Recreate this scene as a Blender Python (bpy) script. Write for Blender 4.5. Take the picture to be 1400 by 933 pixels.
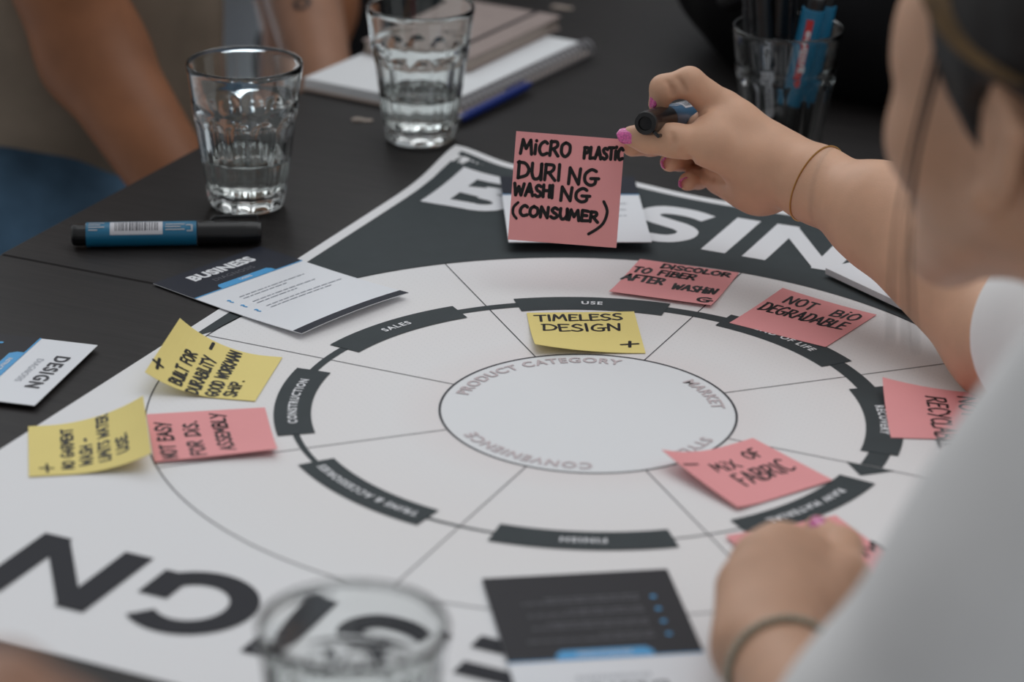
import bpy, bmesh, math, random
import numpy as np
from mathutils import Vector, Matrix

# ------------------------------------------------------------------ camera, world, lights, exposure
for o in list(bpy.data.objects):
    bpy.data.objects.remove(o, do_unlink=True)
scene = bpy.context.scene
COL = scene.collection
T = 0.75                      # height of the table top above the floor

cam_data = bpy.data.cameras.new('camera')
cam = bpy.data.objects.new('camera', cam_data)
COL.objects.link(cam)
cam_data.sensor_width = 36.0
cam_data.lens = 98.15
_r = Vector((0.90797095, 0.41865858, 0.01771272))
_u = Vector((-0.17252472, 0.33497506, 0.92629743))
_f = Vector((-0.38186905, 0.84410704, -0.37637658))
cam.matrix_world = Matrix(((_r.x, _u.x, -_f.x, 0.62588), (_r.y, _u.y, -_f.y, -1.50275),
                           (_r.z, _u.z, -_f.z, 0.70847 + T), (0, 0, 0, 1)))
cam_data.clip_start = 0.02
cam_data.dof.use_dof = True
cam_data.dof.focus_distance = 1.91
cam_data.dof.aperture_fstop = 4.3
cam_data.dof.aperture_blades = 9
scene.camera = cam

world = bpy.data.worlds.new('overcast_daylight')
scene.world = world
world.use_nodes = True
bg = world.node_tree.nodes['Background']
bg.inputs[0].default_value = (0.955, 0.975, 1.0, 1)
bg.inputs[1].default_value = 0.33


def area_light(name, loc, target, sx, sy, power, color):
    d = bpy.data.lights.new(name, 'AREA')
    d.shape = 'RECTANGLE'; d.size = sx; d.size_y = sy; d.energy = power; d.color = color
    o = bpy.data.objects.new(name, d); COL.objects.link(o)
    o.location = loc
    o.rotation_euler = (Vector(target) - Vector(loc)).to_track_quat('-Z', 'Y').to_euler()
    return o


area_light('window_daylight', (-2.6, 2.3, 2.7), (0, 0.1, T), 2.6, 1.8, 30, (0.93, 0.97, 1.0))
area_light('ceiling_daylight', (0.2, 1.0, 3.3), (0, 0.2, T), 3.0, 2.4, 26, (0.98, 0.99, 1.0))
far = area_light('far_floor_fill', (-2.3, 3.1, 2.6), (-2.05, 2.85, 0), 1.2, 1.2, 60, (0.90, 0.96, 1.0))  # added fill lamp brightening the far floor, no real opening above it
far.data.spread = math.radians(70)

scene.view_settings.view_transform = 'Standard'
scene.view_settings.look = 'None'
scene.view_settings.gamma = 1.0
scene.view_settings.use_curve_mapping = False
scene.view_settings.exposure = 0.12

random.seed(7)
RNG = np.random.default_rng(11)


# ------------------------------------------------------------------ materials
def lin(c):
    return tuple(((x / 255 + 0.055) / 1.055) ** 2.4 if x > 10 else x / 255 / 12.92 for x in c)


MATS = {}


def mat(name, color, rough=0.6, metal=0.0, var=0.0, scale=40.0, bump=0.0, bump_scale=200.0,
        spec=0.5, sss=0.0, coat=0.0):
    """procedural principled material: colour broken up by noise, optional fine relief"""
    if name in MATS:
        return MATS[name]
    m = bpy.data.materials.new(name)
    m.use_nodes = True
    nt = m.node_tree
    b = nt.nodes['Principled BSDF']
    b.inputs['Roughness'].default_value = rough
    b.inputs['Metallic'].default_value = metal
    b.inputs['Specular IOR Level'].default_value = spec
    b.inputs['Coat Weight'].default_value = coat
    if sss:
        b.inputs['Subsurface Weight'].default_value = sss
        b.inputs['Subsurface Radius'].default_value = (0.006, 0.0025, 0.0015)
        b.inputs['Subsurface Scale'].default_value = 1.0
    tc = nt.nodes.new('ShaderNodeTexCoord')
    n = nt.nodes.new('ShaderNodeTexNoise')
    n.inputs['Scale'].default_value = scale
    n.inputs['Detail'].default_value = 4
    nt.links.new(tc.outputs['Object'], n.inputs['Vector'])
    r = nt.nodes.new('ShaderNodeValToRGB')
    r.color_ramp.elements[0].position = 0.3
    r.color_ramp.elements[1].position = 0.7
    lo = [max(0, c * (1 - var)) for c in color]
    hi = [min(1, c * (1 + var)) for c in color]
    r.color_ramp.elements[0].color = (*lo, 1)
    r.color_ramp.elements[1].color = (*hi, 1)
    nt.links.new(n.outputs['Fac'], r.inputs['Fac'])
    nt.links.new(r.outputs['Color'], b.inputs['Base Color'])
    if bump:
        n2 = nt.nodes.new('ShaderNodeTexNoise')
        n2.inputs['Scale'].default_value = bump_scale
        n2.inputs['Detail'].default_value = 3
        nt.links.new(tc.outputs['Object'], n2.inputs['Vector'])
        bp = nt.nodes.new('ShaderNodeBump')
        bp.inputs['Strength'].default_value = bump
        bp.inputs['Distance'].default_value = 0.001
        nt.links.new(n2.outputs['Fac'], bp.inputs['Height'])
        nt.links.new(bp.outputs['Normal'], b.inputs['Normal'])
    MATS[name] = m
    return m


def mat_wood():
    m = bpy.data.materials.new('dark_wood_laminate')
    m.use_nodes = True
    nt = m.node_tree; b = nt.nodes['Principled BSDF']
    tc = nt.nodes.new('ShaderNodeTexCoord')
    mp = nt.nodes.new('ShaderNodeMapping'); mp.inputs['Scale'].default_value = (6, 90, 6)
    n = nt.nodes.new('ShaderNodeTexNoise'); n.inputs['Scale'].default_value = 2.5
    n.inputs['Detail'].default_value = 8; n.inputs['Roughness'].default_value = 0.65
    r = nt.nodes.new('ShaderNodeValToRGB')
    r.color_ramp.elements[0].position = 0.3; r.color_ramp.elements[1].position = 0.75
    r.color_ramp.elements[0].color = (0.011, 0.0095, 0.0096, 1)
    r.color_ramp.elements[1].color = (0.026, 0.0225, 0.022, 1)
    nt.links.new(tc.outputs['Object'], mp.inputs['Vector'])
    nt.links.new(mp.outputs['Vector'], n.inputs['Vector'])
    nt.links.new(n.outputs['Fac'], r.inputs['Fac'])
    nt.links.new(r.outputs['Color'], b.inputs['Base Color'])
    bp = nt.nodes.new('ShaderNodeBump'); bp.inputs['Strength'].default_value = 0.25
    bp.inputs['Distance'].default_value = 0.0006
    nt.links.new(n.outputs['Fac'], bp.inputs['Height'])
    nt.links.new(bp.outputs['Normal'], b.inputs['Normal'])
    b.inputs['Roughness'].default_value = 0.55
    b.inputs['Specular IOR Level'].default_value = 0.25
    return m


def mat_poster():
    """printed paper: white middle disc, faintly warm rings with a fine dot raster"""
    m = bpy.data.materials.new('poster_paper')
    m.use_nodes = True
    nt = m.node_tree; b = nt.nodes['Principled BSDF']
    b.inputs['Roughness'].default_value = 0.55
    b.inputs['Specular IOR Level'].default_value = 0.3
    tc = nt.nodes.new('ShaderNodeTexCoord')
    sep = nt.nodes.new('ShaderNodeSeparateXYZ'); nt.links.new(tc.outputs['Object'], sep.inputs[0])
    cmb = nt.nodes.new('ShaderNodeCombineXYZ')
    nt.links.new(sep.outputs[0], cmb.inputs[0]); nt.links.new(sep.outputs[1], cmb.inputs[1])
    ln = nt.nodes.new('ShaderNodeVectorMath'); ln.operation = 'LENGTH'
    nt.links.new(cmb.outputs[0], ln.inputs[0])
    rr = nt.nodes.new('ShaderNodeValToRGB')
    mr = nt.nodes.new('ShaderNodeMath'); mr.operation = 'MULTIPLY'; mr.inputs[1].default_value = 1 / 0.3
    nt.links.new(ln.outputs['Value'], mr.inputs[0]); nt.links.new(mr.outputs[0], rr.inputs[0])
    el = rr.color_ramp.elements
    el[0].position = 0.0; el[0].color = (0.84, 0.855, 0.875, 1)
    el[1].position = 1.0; el[1].color = (0.85, 0.85, 0.865, 1)
    for pos, c in ((0.312, (0.84, 0.855, 0.875)), (0.318, (0.84, 0.80, 0.80)), (0.42, (0.85, 0.84, 0.845)),
                   (0.60, (0.85, 0.83, 0.83)), (0.72, (0.85, 0.835, 0.835)), (0.93, (0.85, 0.85, 0.86))):
        e = el.new(pos); e.color = (*c, 1)
    # dot raster between the inner and outer circle
    mp = nt.nodes.new('ShaderNodeMapping'); mp.inputs['Scale'].default_value = (220, 220, 220)
    mp.inputs['Rotation'].default_value = (0, 0, 0.6)
    nt.links.new(cmb.outputs[0], mp.inputs['Vector'])
    fr = nt.nodes.new('ShaderNodeVectorMath'); fr.operation = 'FRACTION'
    nt.links.new(mp.outputs[0], fr.inputs[0])
    sb = nt.nodes.new('ShaderNodeVectorMath'); sb.operation = 'SUBTRACT'; sb.inputs[1].default_value = (0.5, 0.5, 0)
    nt.links.new(fr.outputs[0], sb.inputs[0])
    l2 = nt.nodes.new('ShaderNodeVectorMath'); l2.operation = 'LENGTH'; nt.links.new(sb.outputs[0], l2.inputs[0])
    lt = nt.nodes.new('ShaderNodeMath'); lt.operation = 'LESS_THAN'; lt.inputs[1].default_value = 0.10
    nt.links.new(l2.outputs['Value'], lt.inputs[0])
    g1 = nt.nodes.new('ShaderNodeMath'); g1.operation = 'GREATER_THAN'; g1.inputs[1].default_value = 0.0943
    nt.links.new(ln.outputs['Value'], g1.inputs[0])
    g2 = nt.nodes.new('ShaderNodeMath'); g2.operation = 'LESS_THAN'; g2.inputs[1].default_value = 0.278
    nt.links.new(ln.outputs['Value'], g2.inputs[0])
    mu = nt.nodes.new('ShaderNodeMath'); mu.operation = 'MULTIPLY'
    nt.links.new(g1.outputs[0], mu.inputs[0]); nt.links.new(g2.outputs[0], mu.inputs[1])
    mu2 = nt.nodes.new('ShaderNodeMath'); mu2.operation = 'MULTIPLY'
    nt.links.new(mu.outputs[0], mu2.inputs[0]); nt.links.new(lt.outputs[0], mu2.inputs[1])
    mx = nt.nodes.new('ShaderNodeMix'); mx.data_type = 'RGBA'
    nt.links.new(mu2.outputs[0], mx.inputs['Factor'])
    nt.links.new(rr.outputs['Color'], mx.inputs['A'])
    mx.inputs['B'].default_value = (0.76, 0.755, 0.755, 1)
    nt.links.new(mx.outputs['Result'], b.inputs['Base Color'])
    return m


def mat_glass(name, color=(0.96, 0.985, 0.975), ior=1.5, rough=0.0):
    m = bpy.data.materials.new(name)
    m.use_nodes = True
    nt = m.node_tree; b = nt.nodes['Principled BSDF']
    b.inputs['Base Color'].default_value = (*color, 1)
    b.inputs['Transmission Weight'].default_value = 1.0
    b.inputs['IOR'].default_value = ior
    b.inputs['Roughness'].default_value = rough
    return m


M_WOOD = mat_wood()
M_POSTER = mat_poster()
M_GLASS = mat_glass('clear_glass')
M_WATER = mat_glass('water', (0.985, 0.995, 0.99), 1.333)
M_INK = mat('poster_charcoal_print', (0.054, 0.065, 0.070), 0.65, var=0.04, scale=60, spec=0.15)
M_INKW = mat('poster_white_print', (0.82, 0.83, 0.86), 0.55, spec=0.3)
M_INKL = mat('poster_line_print', (0.05, 0.05, 0.06), 0.55, spec=0.3)
M_INKD = mat('poster_design_print', (0.042, 0.043, 0.050), 0.7, spec=0.12)
M_FAINT = mat('poster_faint_print', (0.60, 0.52, 0.535), 0.55, spec=0.3)
M_PINK = mat('pink_note_paper', (0.90, 0.385, 0.395), 0.75, var=0.015, scale=30, spec=0.2)
M_YEL = mat('yellow_note_paper', (0.89, 0.745, 0.28), 0.75, var=0.015, scale=30, spec=0.2)
M_PEN = mat('black_marker_ink', (0.006, 0.006, 0.007), 0.55, spec=0.4)
M_CARD = mat('card_white', (0.84, 0.86, 0.90), 0.45, spec=0.4)
M_NAVY = mat('card_navy_print', (0.019, 0.022, 0.035), 0.55, spec=0.2)
M_CHAR = mat('card_charcoal_print', (0.026, 0.025, 0.030), 0.55, spec=0.2)
M_CYAN = mat('card_blue_print', (0.055, 0.36, 0.72), 0.45)
M_GREYT = mat('card_grey_text', (0.42, 0.44, 0.48), 0.55)
M_GREYD = mat('card_dim_text', (0.16, 0.16, 0.18), 0.55)
M_TEAL = mat('marker_teal', (0.010, 0.155, 0.29), 0.35, var=0.05, spec=0.5)
M_BLACKP = mat('black_plastic', (0.007, 0.007, 0.008), 0.3, spec=0.5)
M_LABELW = mat('label_white', (0.62, 0.62, 0.66), 0.5)
M_RED = mat('logo_red', (0.55, 0.03, 0.035), 0.4)


# ------------------------------------------------------------------ mesh helpers
class MB:
    def __init__(s):
        s.v = []; s.f = []

    def add(s, verts, faces):
        o = len(s.v)
        s.v += [tuple(map(float, p)) for p in verts]
        s.f += [tuple(i + o for i in q) for q in faces]
        return s

    def box(s, c, d, rot=0.0):
        x, y, z = d[0] / 2, d[1] / 2, d[2] / 2
        cs, sn = math.cos(rot), math.sin(rot)
        P = []
        for dz in (-z, z):
            for dx, dy in ((-x, -y), (x, -y), (x, y), (-x, y)):
                P.append((c[0] + dx * cs - dy * sn, c[1] + dx * sn + dy * cs, c[2] + dz))
        return s.add(P, [(3, 2, 1, 0), (4, 5, 6, 7), (0, 1, 5, 4), (1, 2, 6, 5), (2, 3, 7, 6), (3, 0, 4, 7)])

    def bevel_box(s, c, d, b, rot=0.0):
        """box whose vertical and horizontal edges are chamfered"""
        x, y, z = d[0] / 2, d[1] / 2, d[2] / 2
        cs, sn = math.cos(rot), math.sin(rot)
        rings = []
        for (zz, k) in ((-z, b), (-z + b, 0), (z - b, 0), (z, b)):
            a, e = x - k, y - k
            rings.append([(a - b, -e), (a, -e + b), (a, e - b), (a - b, e), (-a + b, e), (-a, e - b), (-a, -e + b), (-a + b, -e)])
            rings[-1] = [(px, py, zz) for px, py in rings[-1]]
        P = [(c[0] + px * cs - py * sn, c[1] + px * sn + py * cs, c[2] + pz) for r in rings for px, py, pz in r]
        F = []
        for i in range(3):
            for j in range(8):
                k = (j + 1) % 8
                F.append((i * 8 + j, i * 8 + k, i * 8 + 8 + k, i * 8 + 8 + j))
        F.append(tuple(range(7, -1, -1))); F.append(tuple(range(24, 32)))
        return s.add(P, F)

    def tube(s, pts, rad, n=8, cap=True):
        pts = [Vector(p) for p in pts]
        R = rad if hasattr(rad, '__len__') else [rad] * len(pts)
        rings = []
        up = None
        for i, p in enumerate(pts):
            d = (pts[min(i + 1, len(pts) - 1)] - pts[max(i - 1, 0)]).normalized()
            if up is None:
                up = Vector((0, 0, 1)) if abs(d.z) < 0.9 else Vector((1, 0, 0))
            a = d.cross(up).normalized(); b = a.cross(d).normalized(); up = b
            rings.append([p + (a * math.cos(2 * math.pi * k / n) + b * math.sin(2 * math.pi * k / n)) * R[i] for k in range(n)])
        P = [q for r in rings for q in r]
        F = []
        for i in range(len(pts) - 1):
            for k in range(n):
                l = (k + 1) % n
                F.append((i * n + k, i * n + l, i * n + n + l, i * n + n + k))
        if cap:
            F.append(tuple(range(n - 1, -1, -1))); F.append(tuple((len(pts) - 1) * n + k for k in range(n)))
        return s.add(P, F)

    def lathe(s, prof, n=32, origin=(0, 0, 0), axis=None, close=False):
        """prof: (radius, height) along axis from origin"""
        ax = Vector(axis or (0, 0, 1)).normalized()
        ref = Vector((0, 0, 1)) if abs(ax.z) < 0.9 else Vector((1, 0, 0))
        a = ax.cross(ref).normalized(); b = ax.cross(a).normalized(); o = Vector(origin)
        P = []; F = []
        for r, h in prof:
            for k in range(n):
                t = 2 * math.pi * k / n
                P.append(o + ax * h + (a * math.cos(t) + b * math.sin(t)) * r)
        m = len(prof)
        for i in range(m - 1 + (1 if close else 0)):
            j = (i + 1) % m
            for k in range(n):
                l = (k + 1) % n
                F.append((i * n + k, i * n + l, j * n + l, j * n + k))
        if not close:
            F.append(tuple(range(n - 1, -1, -1))); F.append(tuple((m - 1) * n + k for k in range(n)))
        return s.add(P, F)

    def build(s, name, material, parent=None, smooth=False, loc=None):
        me = bpy.data.meshes.new(name)
        me.from_pydata(s.v, [], s.f)
        me.update()
        if smooth:
            me.polygons.foreach_set('use_smooth', [True] * len(me.polygons))
        me.materials.append(material)
        o = bpy.data.objects.new(name, me)
        COL.objects.link(o)
        if parent is not None:
            o.parent = parent
        if loc is not None:
            o.location = loc
        return o


def tag(o, label=None, cat=None, group=None, kind=None):
    if label: o['label'] = label
    if cat: o['category'] = cat
    if group: o['group'] = group
    if kind: o['kind'] = kind
    return o


def thing(name, label, cat, loc=(0, 0, 0), rotz=0.0, group=None):
    o = bpy.data.objects.new(name, None)
    o.empty_display_size = 0.03
    COL.objects.link(o)
    o.location = loc; o.rotation_euler = (0, 0, rotz)
    return tag(o, label, cat, group)


def auto_normals(o):
    bm = bmesh.new(); bm.from_mesh(o.data)
    bmesh.ops.remove_doubles(bm, verts=bm.verts, dist=1e-6)
    bmesh.ops.recalc_face_normals(bm, faces=bm.faces)
    bm.to_mesh(o.data); bm.free()
    return o


# ------------------------------------------------------------------ lettering
_dg = None


def text_geo(body, size, bold=0.0, spacing=1.0, align='CENTER'):
    """flat letters of the built-in font as (verts, faces) in the xy plane"""
    cu = bpy.data.curves.new('t', 'FONT')
    cu.body = body; cu.size = size; cu.offset = bold; cu.space_character = spacing
    cu.align_x = align; cu.align_y = 'CENTER'; cu.resolution_u = 4
    cu.fill_mode = 'FRONT'
    ob = bpy.data.objects.new('t', cu)
    COL.objects.link(ob)
    dg = bpy.context.evaluated_depsgraph_get(); dg.update()
    me = bpy.data.meshes.new_from_object(ob.evaluated_get(dg))
    V = [tuple(v.co) for v in me.vertices]; F = [tuple(p.vertices) for p in me.polygons]
    bpy.data.objects.remove(ob); bpy.data.curves.remove(cu); bpy.data.meshes.remove(me)
    return V, F


def catmull(pts, n=6):
    if len(pts) < 3:
        return pts
    P = [pts[0]] + list(pts) + [pts[-1]]
    out = []
    for i in range(1, len(P) - 2):
        for k in range(n):
            t = k / n
            q = []
            for d in (0, 1):
                a, b, c, e = P[i - 1][d], P[i][d], P[i + 1][d], P[i + 2][d]
                q.append(0.5 * (2 * b + (c - a) * t + (2 * a - 5 * b + 4 * c - e) * t * t + (3 * b - a - 3 * c + e) * t ** 3))
            out.append(tuple(q))
    out.append(tuple(pts[-1]))
    return out


def ribbon(poly, w, cap='round'):
    """2-D stroke of width w along a polyline -> (verts, faces)"""
    V = []; F = []
    n = len(poly)
    L = []; R = []
    for i in range(n):
        a = poly[max(i - 1, 0)]; b = poly[min(i + 1, n - 1)]
        dx, dy = b[0] - a[0], b[1] - a[1]
        l = math.hypot(dx, dy) or 1e-9
        k = 1.0
        if 0 < i < n - 1:
            d1 = (poly[i][0] - a[0], poly[i][1] - a[1]); l1 = math.hypot(*d1) or 1e-9
            k = min(1.6, 1 / max(0.5, (d1[0] * dx + d1[1] * dy) / (l1 * l)))
        nx, ny = -dy / l * w / 2 * k, dx / l * w / 2 * k
        V.append((poly[i][0] + nx, poly[i][1] + ny)); V.append((poly[i][0] - nx, poly[i][1] - ny))
    for i in range(n - 1):
        F.append((2 * i + 1, 2 * i + 3, 2 * i + 2, 2 * i))
    if cap == 'round':
        for e in (0, n - 1):
            o = len(V)
            V += [(poly[e][0] + math.cos(t * math.pi / 5) * w / 2, poly[e][1] + math.sin(t * math.pi / 5) * w / 2) for t in range(10)]
            F.append(tuple(range(o, o + 10)))
    return V, F


# hand-written capitals: width, then strokes; 's' smooth, 'l' straight
HW = {
 'A': (.85, ['l(0,0)(.42,1)(.8,0)', 'l(.15,.36)(.7,.36)']),
 'B': (.72, ['l(.08,1)(.05,0)', 's(.05,.98)(.5,.97)(.58,.76)(.4,.57)(.1,.52)', 's(.12,.53)(.55,.5)(.7,.25)(.5,.03)(.02,0)']),
 'C': (.72, ['s(.68,.86)(.42,1)(.1,.72)(.06,.3)(.3,.02)(.68,.12)']),
 'D': (.8, ['l(.1,1)(.06,0)', 's(.02,.98)(.5,.95)(.78,.6)(.65,.2)(.05,0)']),
 'E': (.62, ['l(.62,.97)(.08,1)(.05,0)(.62,.03)', 'l(.07,.52)(.5,.54)']),
 'F': (.6, ['l(.62,1)(.08,.97)(.05,0)', 'l(.07,.52)(.5,.54)']),
 'G': (.85, ['s(.72,.9)(.42,1)(.08,.7)(.08,.25)(.4,0)(.7,.12)(.72,.45)', 'l(.42,.45)(.9,.47)']),
 'H': (.75, ['l(.05,1)(.05,0)', 'l(.7,1)(.7,0)', 'l(.05,.5)(.7,.53)']),
 'I': (.22, ['l(.1,1)(.08,0)']),
 'i': (.24, ['l(.1,.72)(.08,0)', 'l(.14,1.02)(.15,1.05)']),
 'J': (.6, ['s(.55,1)(.55,.3)(.35,0)(.05,.2)']),
 'K': (.75, ['l(.08,1)(.05,0)', 'l(.65,1)(.1,.45)(.72,0)']),
 'L': (.58, ['l(.08,1)(.05,0)(.58,.04)']),
 'M': (.95, ['l(0,0)(.14,1)(.44,.35)(.78,1)(.9,0)']),
 'N': (.8, ['l(.03,0)(.08,1)(.65,.02)(.72,1)']),
 'O': (.85, ['s(.42,1)(.1,.75)(.08,.25)(.4,0)(.75,.3)(.72,.8)(.4,1)']),
 'P': (.68, ['l(.1,1)(.05,0)', 's(.05,.97)(.55,.95)(.62,.68)(.4,.48)(.08,.46)']),
 'Q': (.85, ['s(.42,1)(.1,.75)(.08,.25)(.4,0)(.75,.3)(.72,.8)(.4,1)', 'l(.5,.3)(.8,-.05)']),
 'R': (.76, ['l(.1,1)(.05,0)', 's(.05,.97)(.55,.97)(.63,.72)(.4,.5)(.1,.47)', 'l(.3,.48)(.74,0)']),
 'S': (.66, ['s(.62,.9)(.35,1)(.1,.8)(.25,.56)(.5,.42)(.6,.18)(.32,0)(.02,.12)']),
 'T': (.72, ['l(0,.97)(.72,1)', 'l(.37,.97)(.35,0)']),
 'U': (.75, ['s(.06,1)(.06,.4)(.2,.03)(.5,.05)(.66,.4)(.68,1)', 'l(.68,1)(.7,0)']),
 'V': (.75, ['l(0,1)(.36,0)(.75,1)']),
 'W': (1.0, ['l(0,1)(.15,.02)(.45,.75)(.7,.02)(.98,1)']),
 'X': (.75, ['l(0,1)(.7,0)', 'l(.7,1)(0,0)']),
 'Y': (.75, ['l(0,1)(.36,.5)', 'l(.78,1)(.2,-.12)']),
 'Z': (.7, ['l(.02,.97)(.66,1)(.05,0)(.7,.03)']),
 '(': (.34, ['s(.32,1.1)(.06,.75)(.05,.3)(.28,-.05)']),
 ')': (.34, ['s(.02,1.25)(.26,.7)(.2,.1)(-.5,-.75)']),
 '+': (.8, ['l(0,.42)(.8,.5)', 'l(.45,.9)(.38,.05)']),
 '-': (.55, ['l(.02,.45)(.52,.5)']),
 '.': (.3, ['l(.1,.03)(.13,.05)']),
 ' ': (.55, []),
}


def parse(s):
    return s[0], [tuple(float(x) for x in q.split(',')) for q in s[2:-1].split(')(')]


def handwrite(text, x0, y0, h, width=None, slope=0.0, w=0.024, jitter=0.03, slant=0.0, seed=0):
    """strokes of a written line in note units (0..1, origin bottom left)"""
    rg = random.Random(seed + len(text) * 7)
    total = sum(HW[c][0] + 0.16 for c in text) - 0.16
    sx = h if width is None else width / total
    out = []
    cx = 0.0
    for c in text:
        cw, strokes = HW[c]
        jy = rg.uniform(-jitter, jitter); js = 1 + rg.uniform(-jitter, jitter) * 2
        for st in strokes:
            kind, pts = parse(st)
            pts = [(px + rg.uniform(-jitter, jitter), py + rg.uniform(-jitter, jitter)) for px, py in pts]
            if kind == 's':
                pts = catmull(pts)
            elif len(pts) >= 2:
                q = []
                for a, b in zip(pts[:-1], pts[1:]):
                    q += [a, tuple(a[i] * .5 + b[i] * .5 for i in (0, 1))]
                pts = q + [pts[-1]]
            Q = []
            for px, py in pts:
                X = x0 + (cx + px + slant * py) * sx
                Y = y0 + (py * js + jy) * h + slope * (cx + px) * sx
                Q.append((X, Y))
            # sharp corners: draw each straight leg as its own capped ribbon
            if kind == 's':
                out.append(ribbon(Q, w))
            else:
                for i in range(0, len(Q) - 2, 2):
                    out.append(ribbon(Q[i:i + 3], w))
                if len(Q) == 2:
                    out.append(ribbon(Q, w * 1.15))
        cx += cw + 0.16
    return out


# ------------------------------------------------------------------ the room
def plane_box(name, c, d, material, parent=None):
    return MB().box(c, d).build(name, material, parent)


M_FLOOR = mat('pale_floor', (0.66, 0.70, 0.74), 0.6, var=0.03, scale=3, bump=0.1, bump_scale=60)
M_WALL = mat('plaster_wall', (0.55, 0.55, 0.56), 0.9, var=0.02, scale=8, bump=0.15, bump_scale=120)
tag(plane_box('floor', (0, 1.0, -0.05), (9, 9, 0.1), M_FLOOR), 'pale grey concrete floor under the tables', kind='structure')
tag(plane_box('wall_back', (0, 5.55, 1.5), (9, 0.1, 3.0), M_WALL), 'plain grey wall behind the far side of the room', kind='structure')
tag(plane_box('baseboard_back', (0, 5.49, 0.05), (9, 0.02, 0.1), M_CARD), 'white baseboard along the far wall', kind='structure')

# ------------------------------------------------------------------ tables (two, pushed together)
M_STEEL = mat('table_steel', (0.05, 0.05, 0.055), 0.4, metal=0.6)


def make_table(label, y0, y1):
    t = thing('conference_table', label, 'table', (-0.093, (y0 + y1) / 2, 0), 0, 'dark tables pushed together')
    L = y1 - y0
    MB().bevel_box((0, 0, T - 0.0125), (0.80, L - 0.0012, 0.025), 0.0012).build('table_top', M_WOOD, t)
    MB().box((-0.36, 0, T - 0.045), (0.03, L - 0.12, 0.04)).build('side_rail', M_STEEL, t)
    MB().box((0.36, 0, T - 0.045), (0.03, L - 0.12, 0.04)).build('side_rail', M_STEEL, t)
    for sx in (-1, 1):
        for sy in (-1, 1):
            x, y = sx * 0.355, sy * (L / 2 - 0.06)
            b = MB().tube([(x, y, T - 0.026), (x, y, 0.012)], 0.02, 12).build('leg', M_STEEL, t)
            MB().lathe([(0.024, 0), (0.024, 0.01), (0.018, 0.014)], 14, (x, y, 0)).build('foot', M_BLACKP, b)
    return t


YS = 0.068
make_table('dark wood laminate table nearest the camera under the lower half of the poster', YS - 1.4, YS)
make_table('dark wood laminate table further back under the notebook and the pen glass', YS, YS + 1.4)

# ------------------------------------------------------------------ the poster
R1 = 0.0943
R2, R3 = 2 * R1, 2.963 * R1
PW, PH = 0.297, 0.4205


def lift(x, y):
    g = math.exp(-((PH - y) / 0.05) ** 2)
    return (0.0048 * math.exp(-((x + 0.165) / 0.055) ** 2) + 0.0105 * math.exp(-((x + PW) / 0.036) ** 2)
            + 0.002 * math.exp(-((x - 0.05) / 0.06) ** 2)) * g


poster = thing('workshop_poster', 'large white and charcoal poster with concentric circles lying on the dark tables', 'poster', (0, 0, T))


def on_poster(V, layer, x0=0.0, y0=0.0, rot=0.0):
    c, s = math.cos(rot), math.sin(rot)
    out = []
    for p in V:
        x = x0 + p[0] * c - p[1] * s; y = y0 + p[0] * s + p[1] * c
        out.append((x, y, lift(x, y) + layer))
    return out


# sheet: a thin slab following the lifted corner
nx, ny = 66, 92
mb = MB()
xs = np.linspace(-PW, PW, nx + 1); ys = np.linspace(-PH, PH, ny + 1)
top = [(x, y, lift(x, y) + 0.0004) for y in ys for x in xs]
bot = [(x, y, lift(x, y) + 0.0001) for y in ys for x in xs]
F = []
W = nx + 1
N = W * (ny + 1)
for j in range(ny):
    for i in range(nx):
        a = j * W + i
        F.append((a, a + 1, a + W + 1, a + W)); F.append((N + a, N + a + W, N + a + W + 1, N + a + 1))
for i in range(nx):
    F.append((N + i, N + i + 1, i + 1, i)); a = ny * W + i; F.append((a, a + 1, N + a + 1, N + a))
for j in range(ny):
    a = j * W; F.append((a, a + W, N + a + W, N + a)); a += nx; F.append((N + a, N + a + W, a + W, a))
mb.add(top + bot, F).build('sheet', M_POSTER, poster, smooth=False)

# charcoal half outside the outer circle on the BUSINESS side
mb = MB()
BW = 0.0095
xs = np.linspace(-PW + BW, PW - BW, 141)
V = []; F = []
rows = 16
for x in xs:
    yb = math.sqrt(max(0, R3 ** 2 - x * x)) if abs(x) < R3 else 0.0
    for k in range(rows + 1):
        y = yb + (PH - BW - yb) * k / rows
        V.append((x, y, lift(x, y) + 0.0006))
for i in range(len(xs) - 1):
    for k in range(rows):
        a = i * (rows + 1) + k
        F.append((a, a + rows + 1, a + rows + 2, a + 1))
mb.add(V, F).build('charcoal_panel', M_INK, poster)


def arc_band(r0, r1, a0, a1, n, layer):
    """annular sector, radii may be functions of the angle (degrees)"""
    V = []; F = []
    for i in range(n + 1):
        a = a0 + (a1 - a0) * i / n
        q0 = r0(a) if callable(r0) else r0; q1 = r1(a) if callable(r1) else r1
        t = math.radians(a)
        for q in (q0, q1):
            V.append((q * math.cos(t), q * math.sin(t), layer))
    for i in range(n):
        F.append((2 * i, 2 * i + 1, 2 * i + 3, 2 * i + 2) if a1 > a0 else (2 * i + 1, 2 * i, 2 * i + 2, 2 * i + 3))
    return V, F


for r, w, l in ((R1, 0.0016, 0.0006), (R3, 0.0010, 0.0006)):
    MB().add(*arc_band(r - w / 2, r + w / 2, 0, 360 if r == R1 else 360, 160, l)).build('circle_line', M_INKL, poster)
for k in range(8):
    a = math.radians(45 * k)
    V, F = ribbon([(R1 * math.cos(a), R1 * math.sin(a)), (R3 * math.cos(a), R3 * math.sin(a))], 0.0008, 'butt')
    MB().add([(x, y, 0.0006) for x, y in V], F).build('spoke_line', M_INKL, poster)


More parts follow.
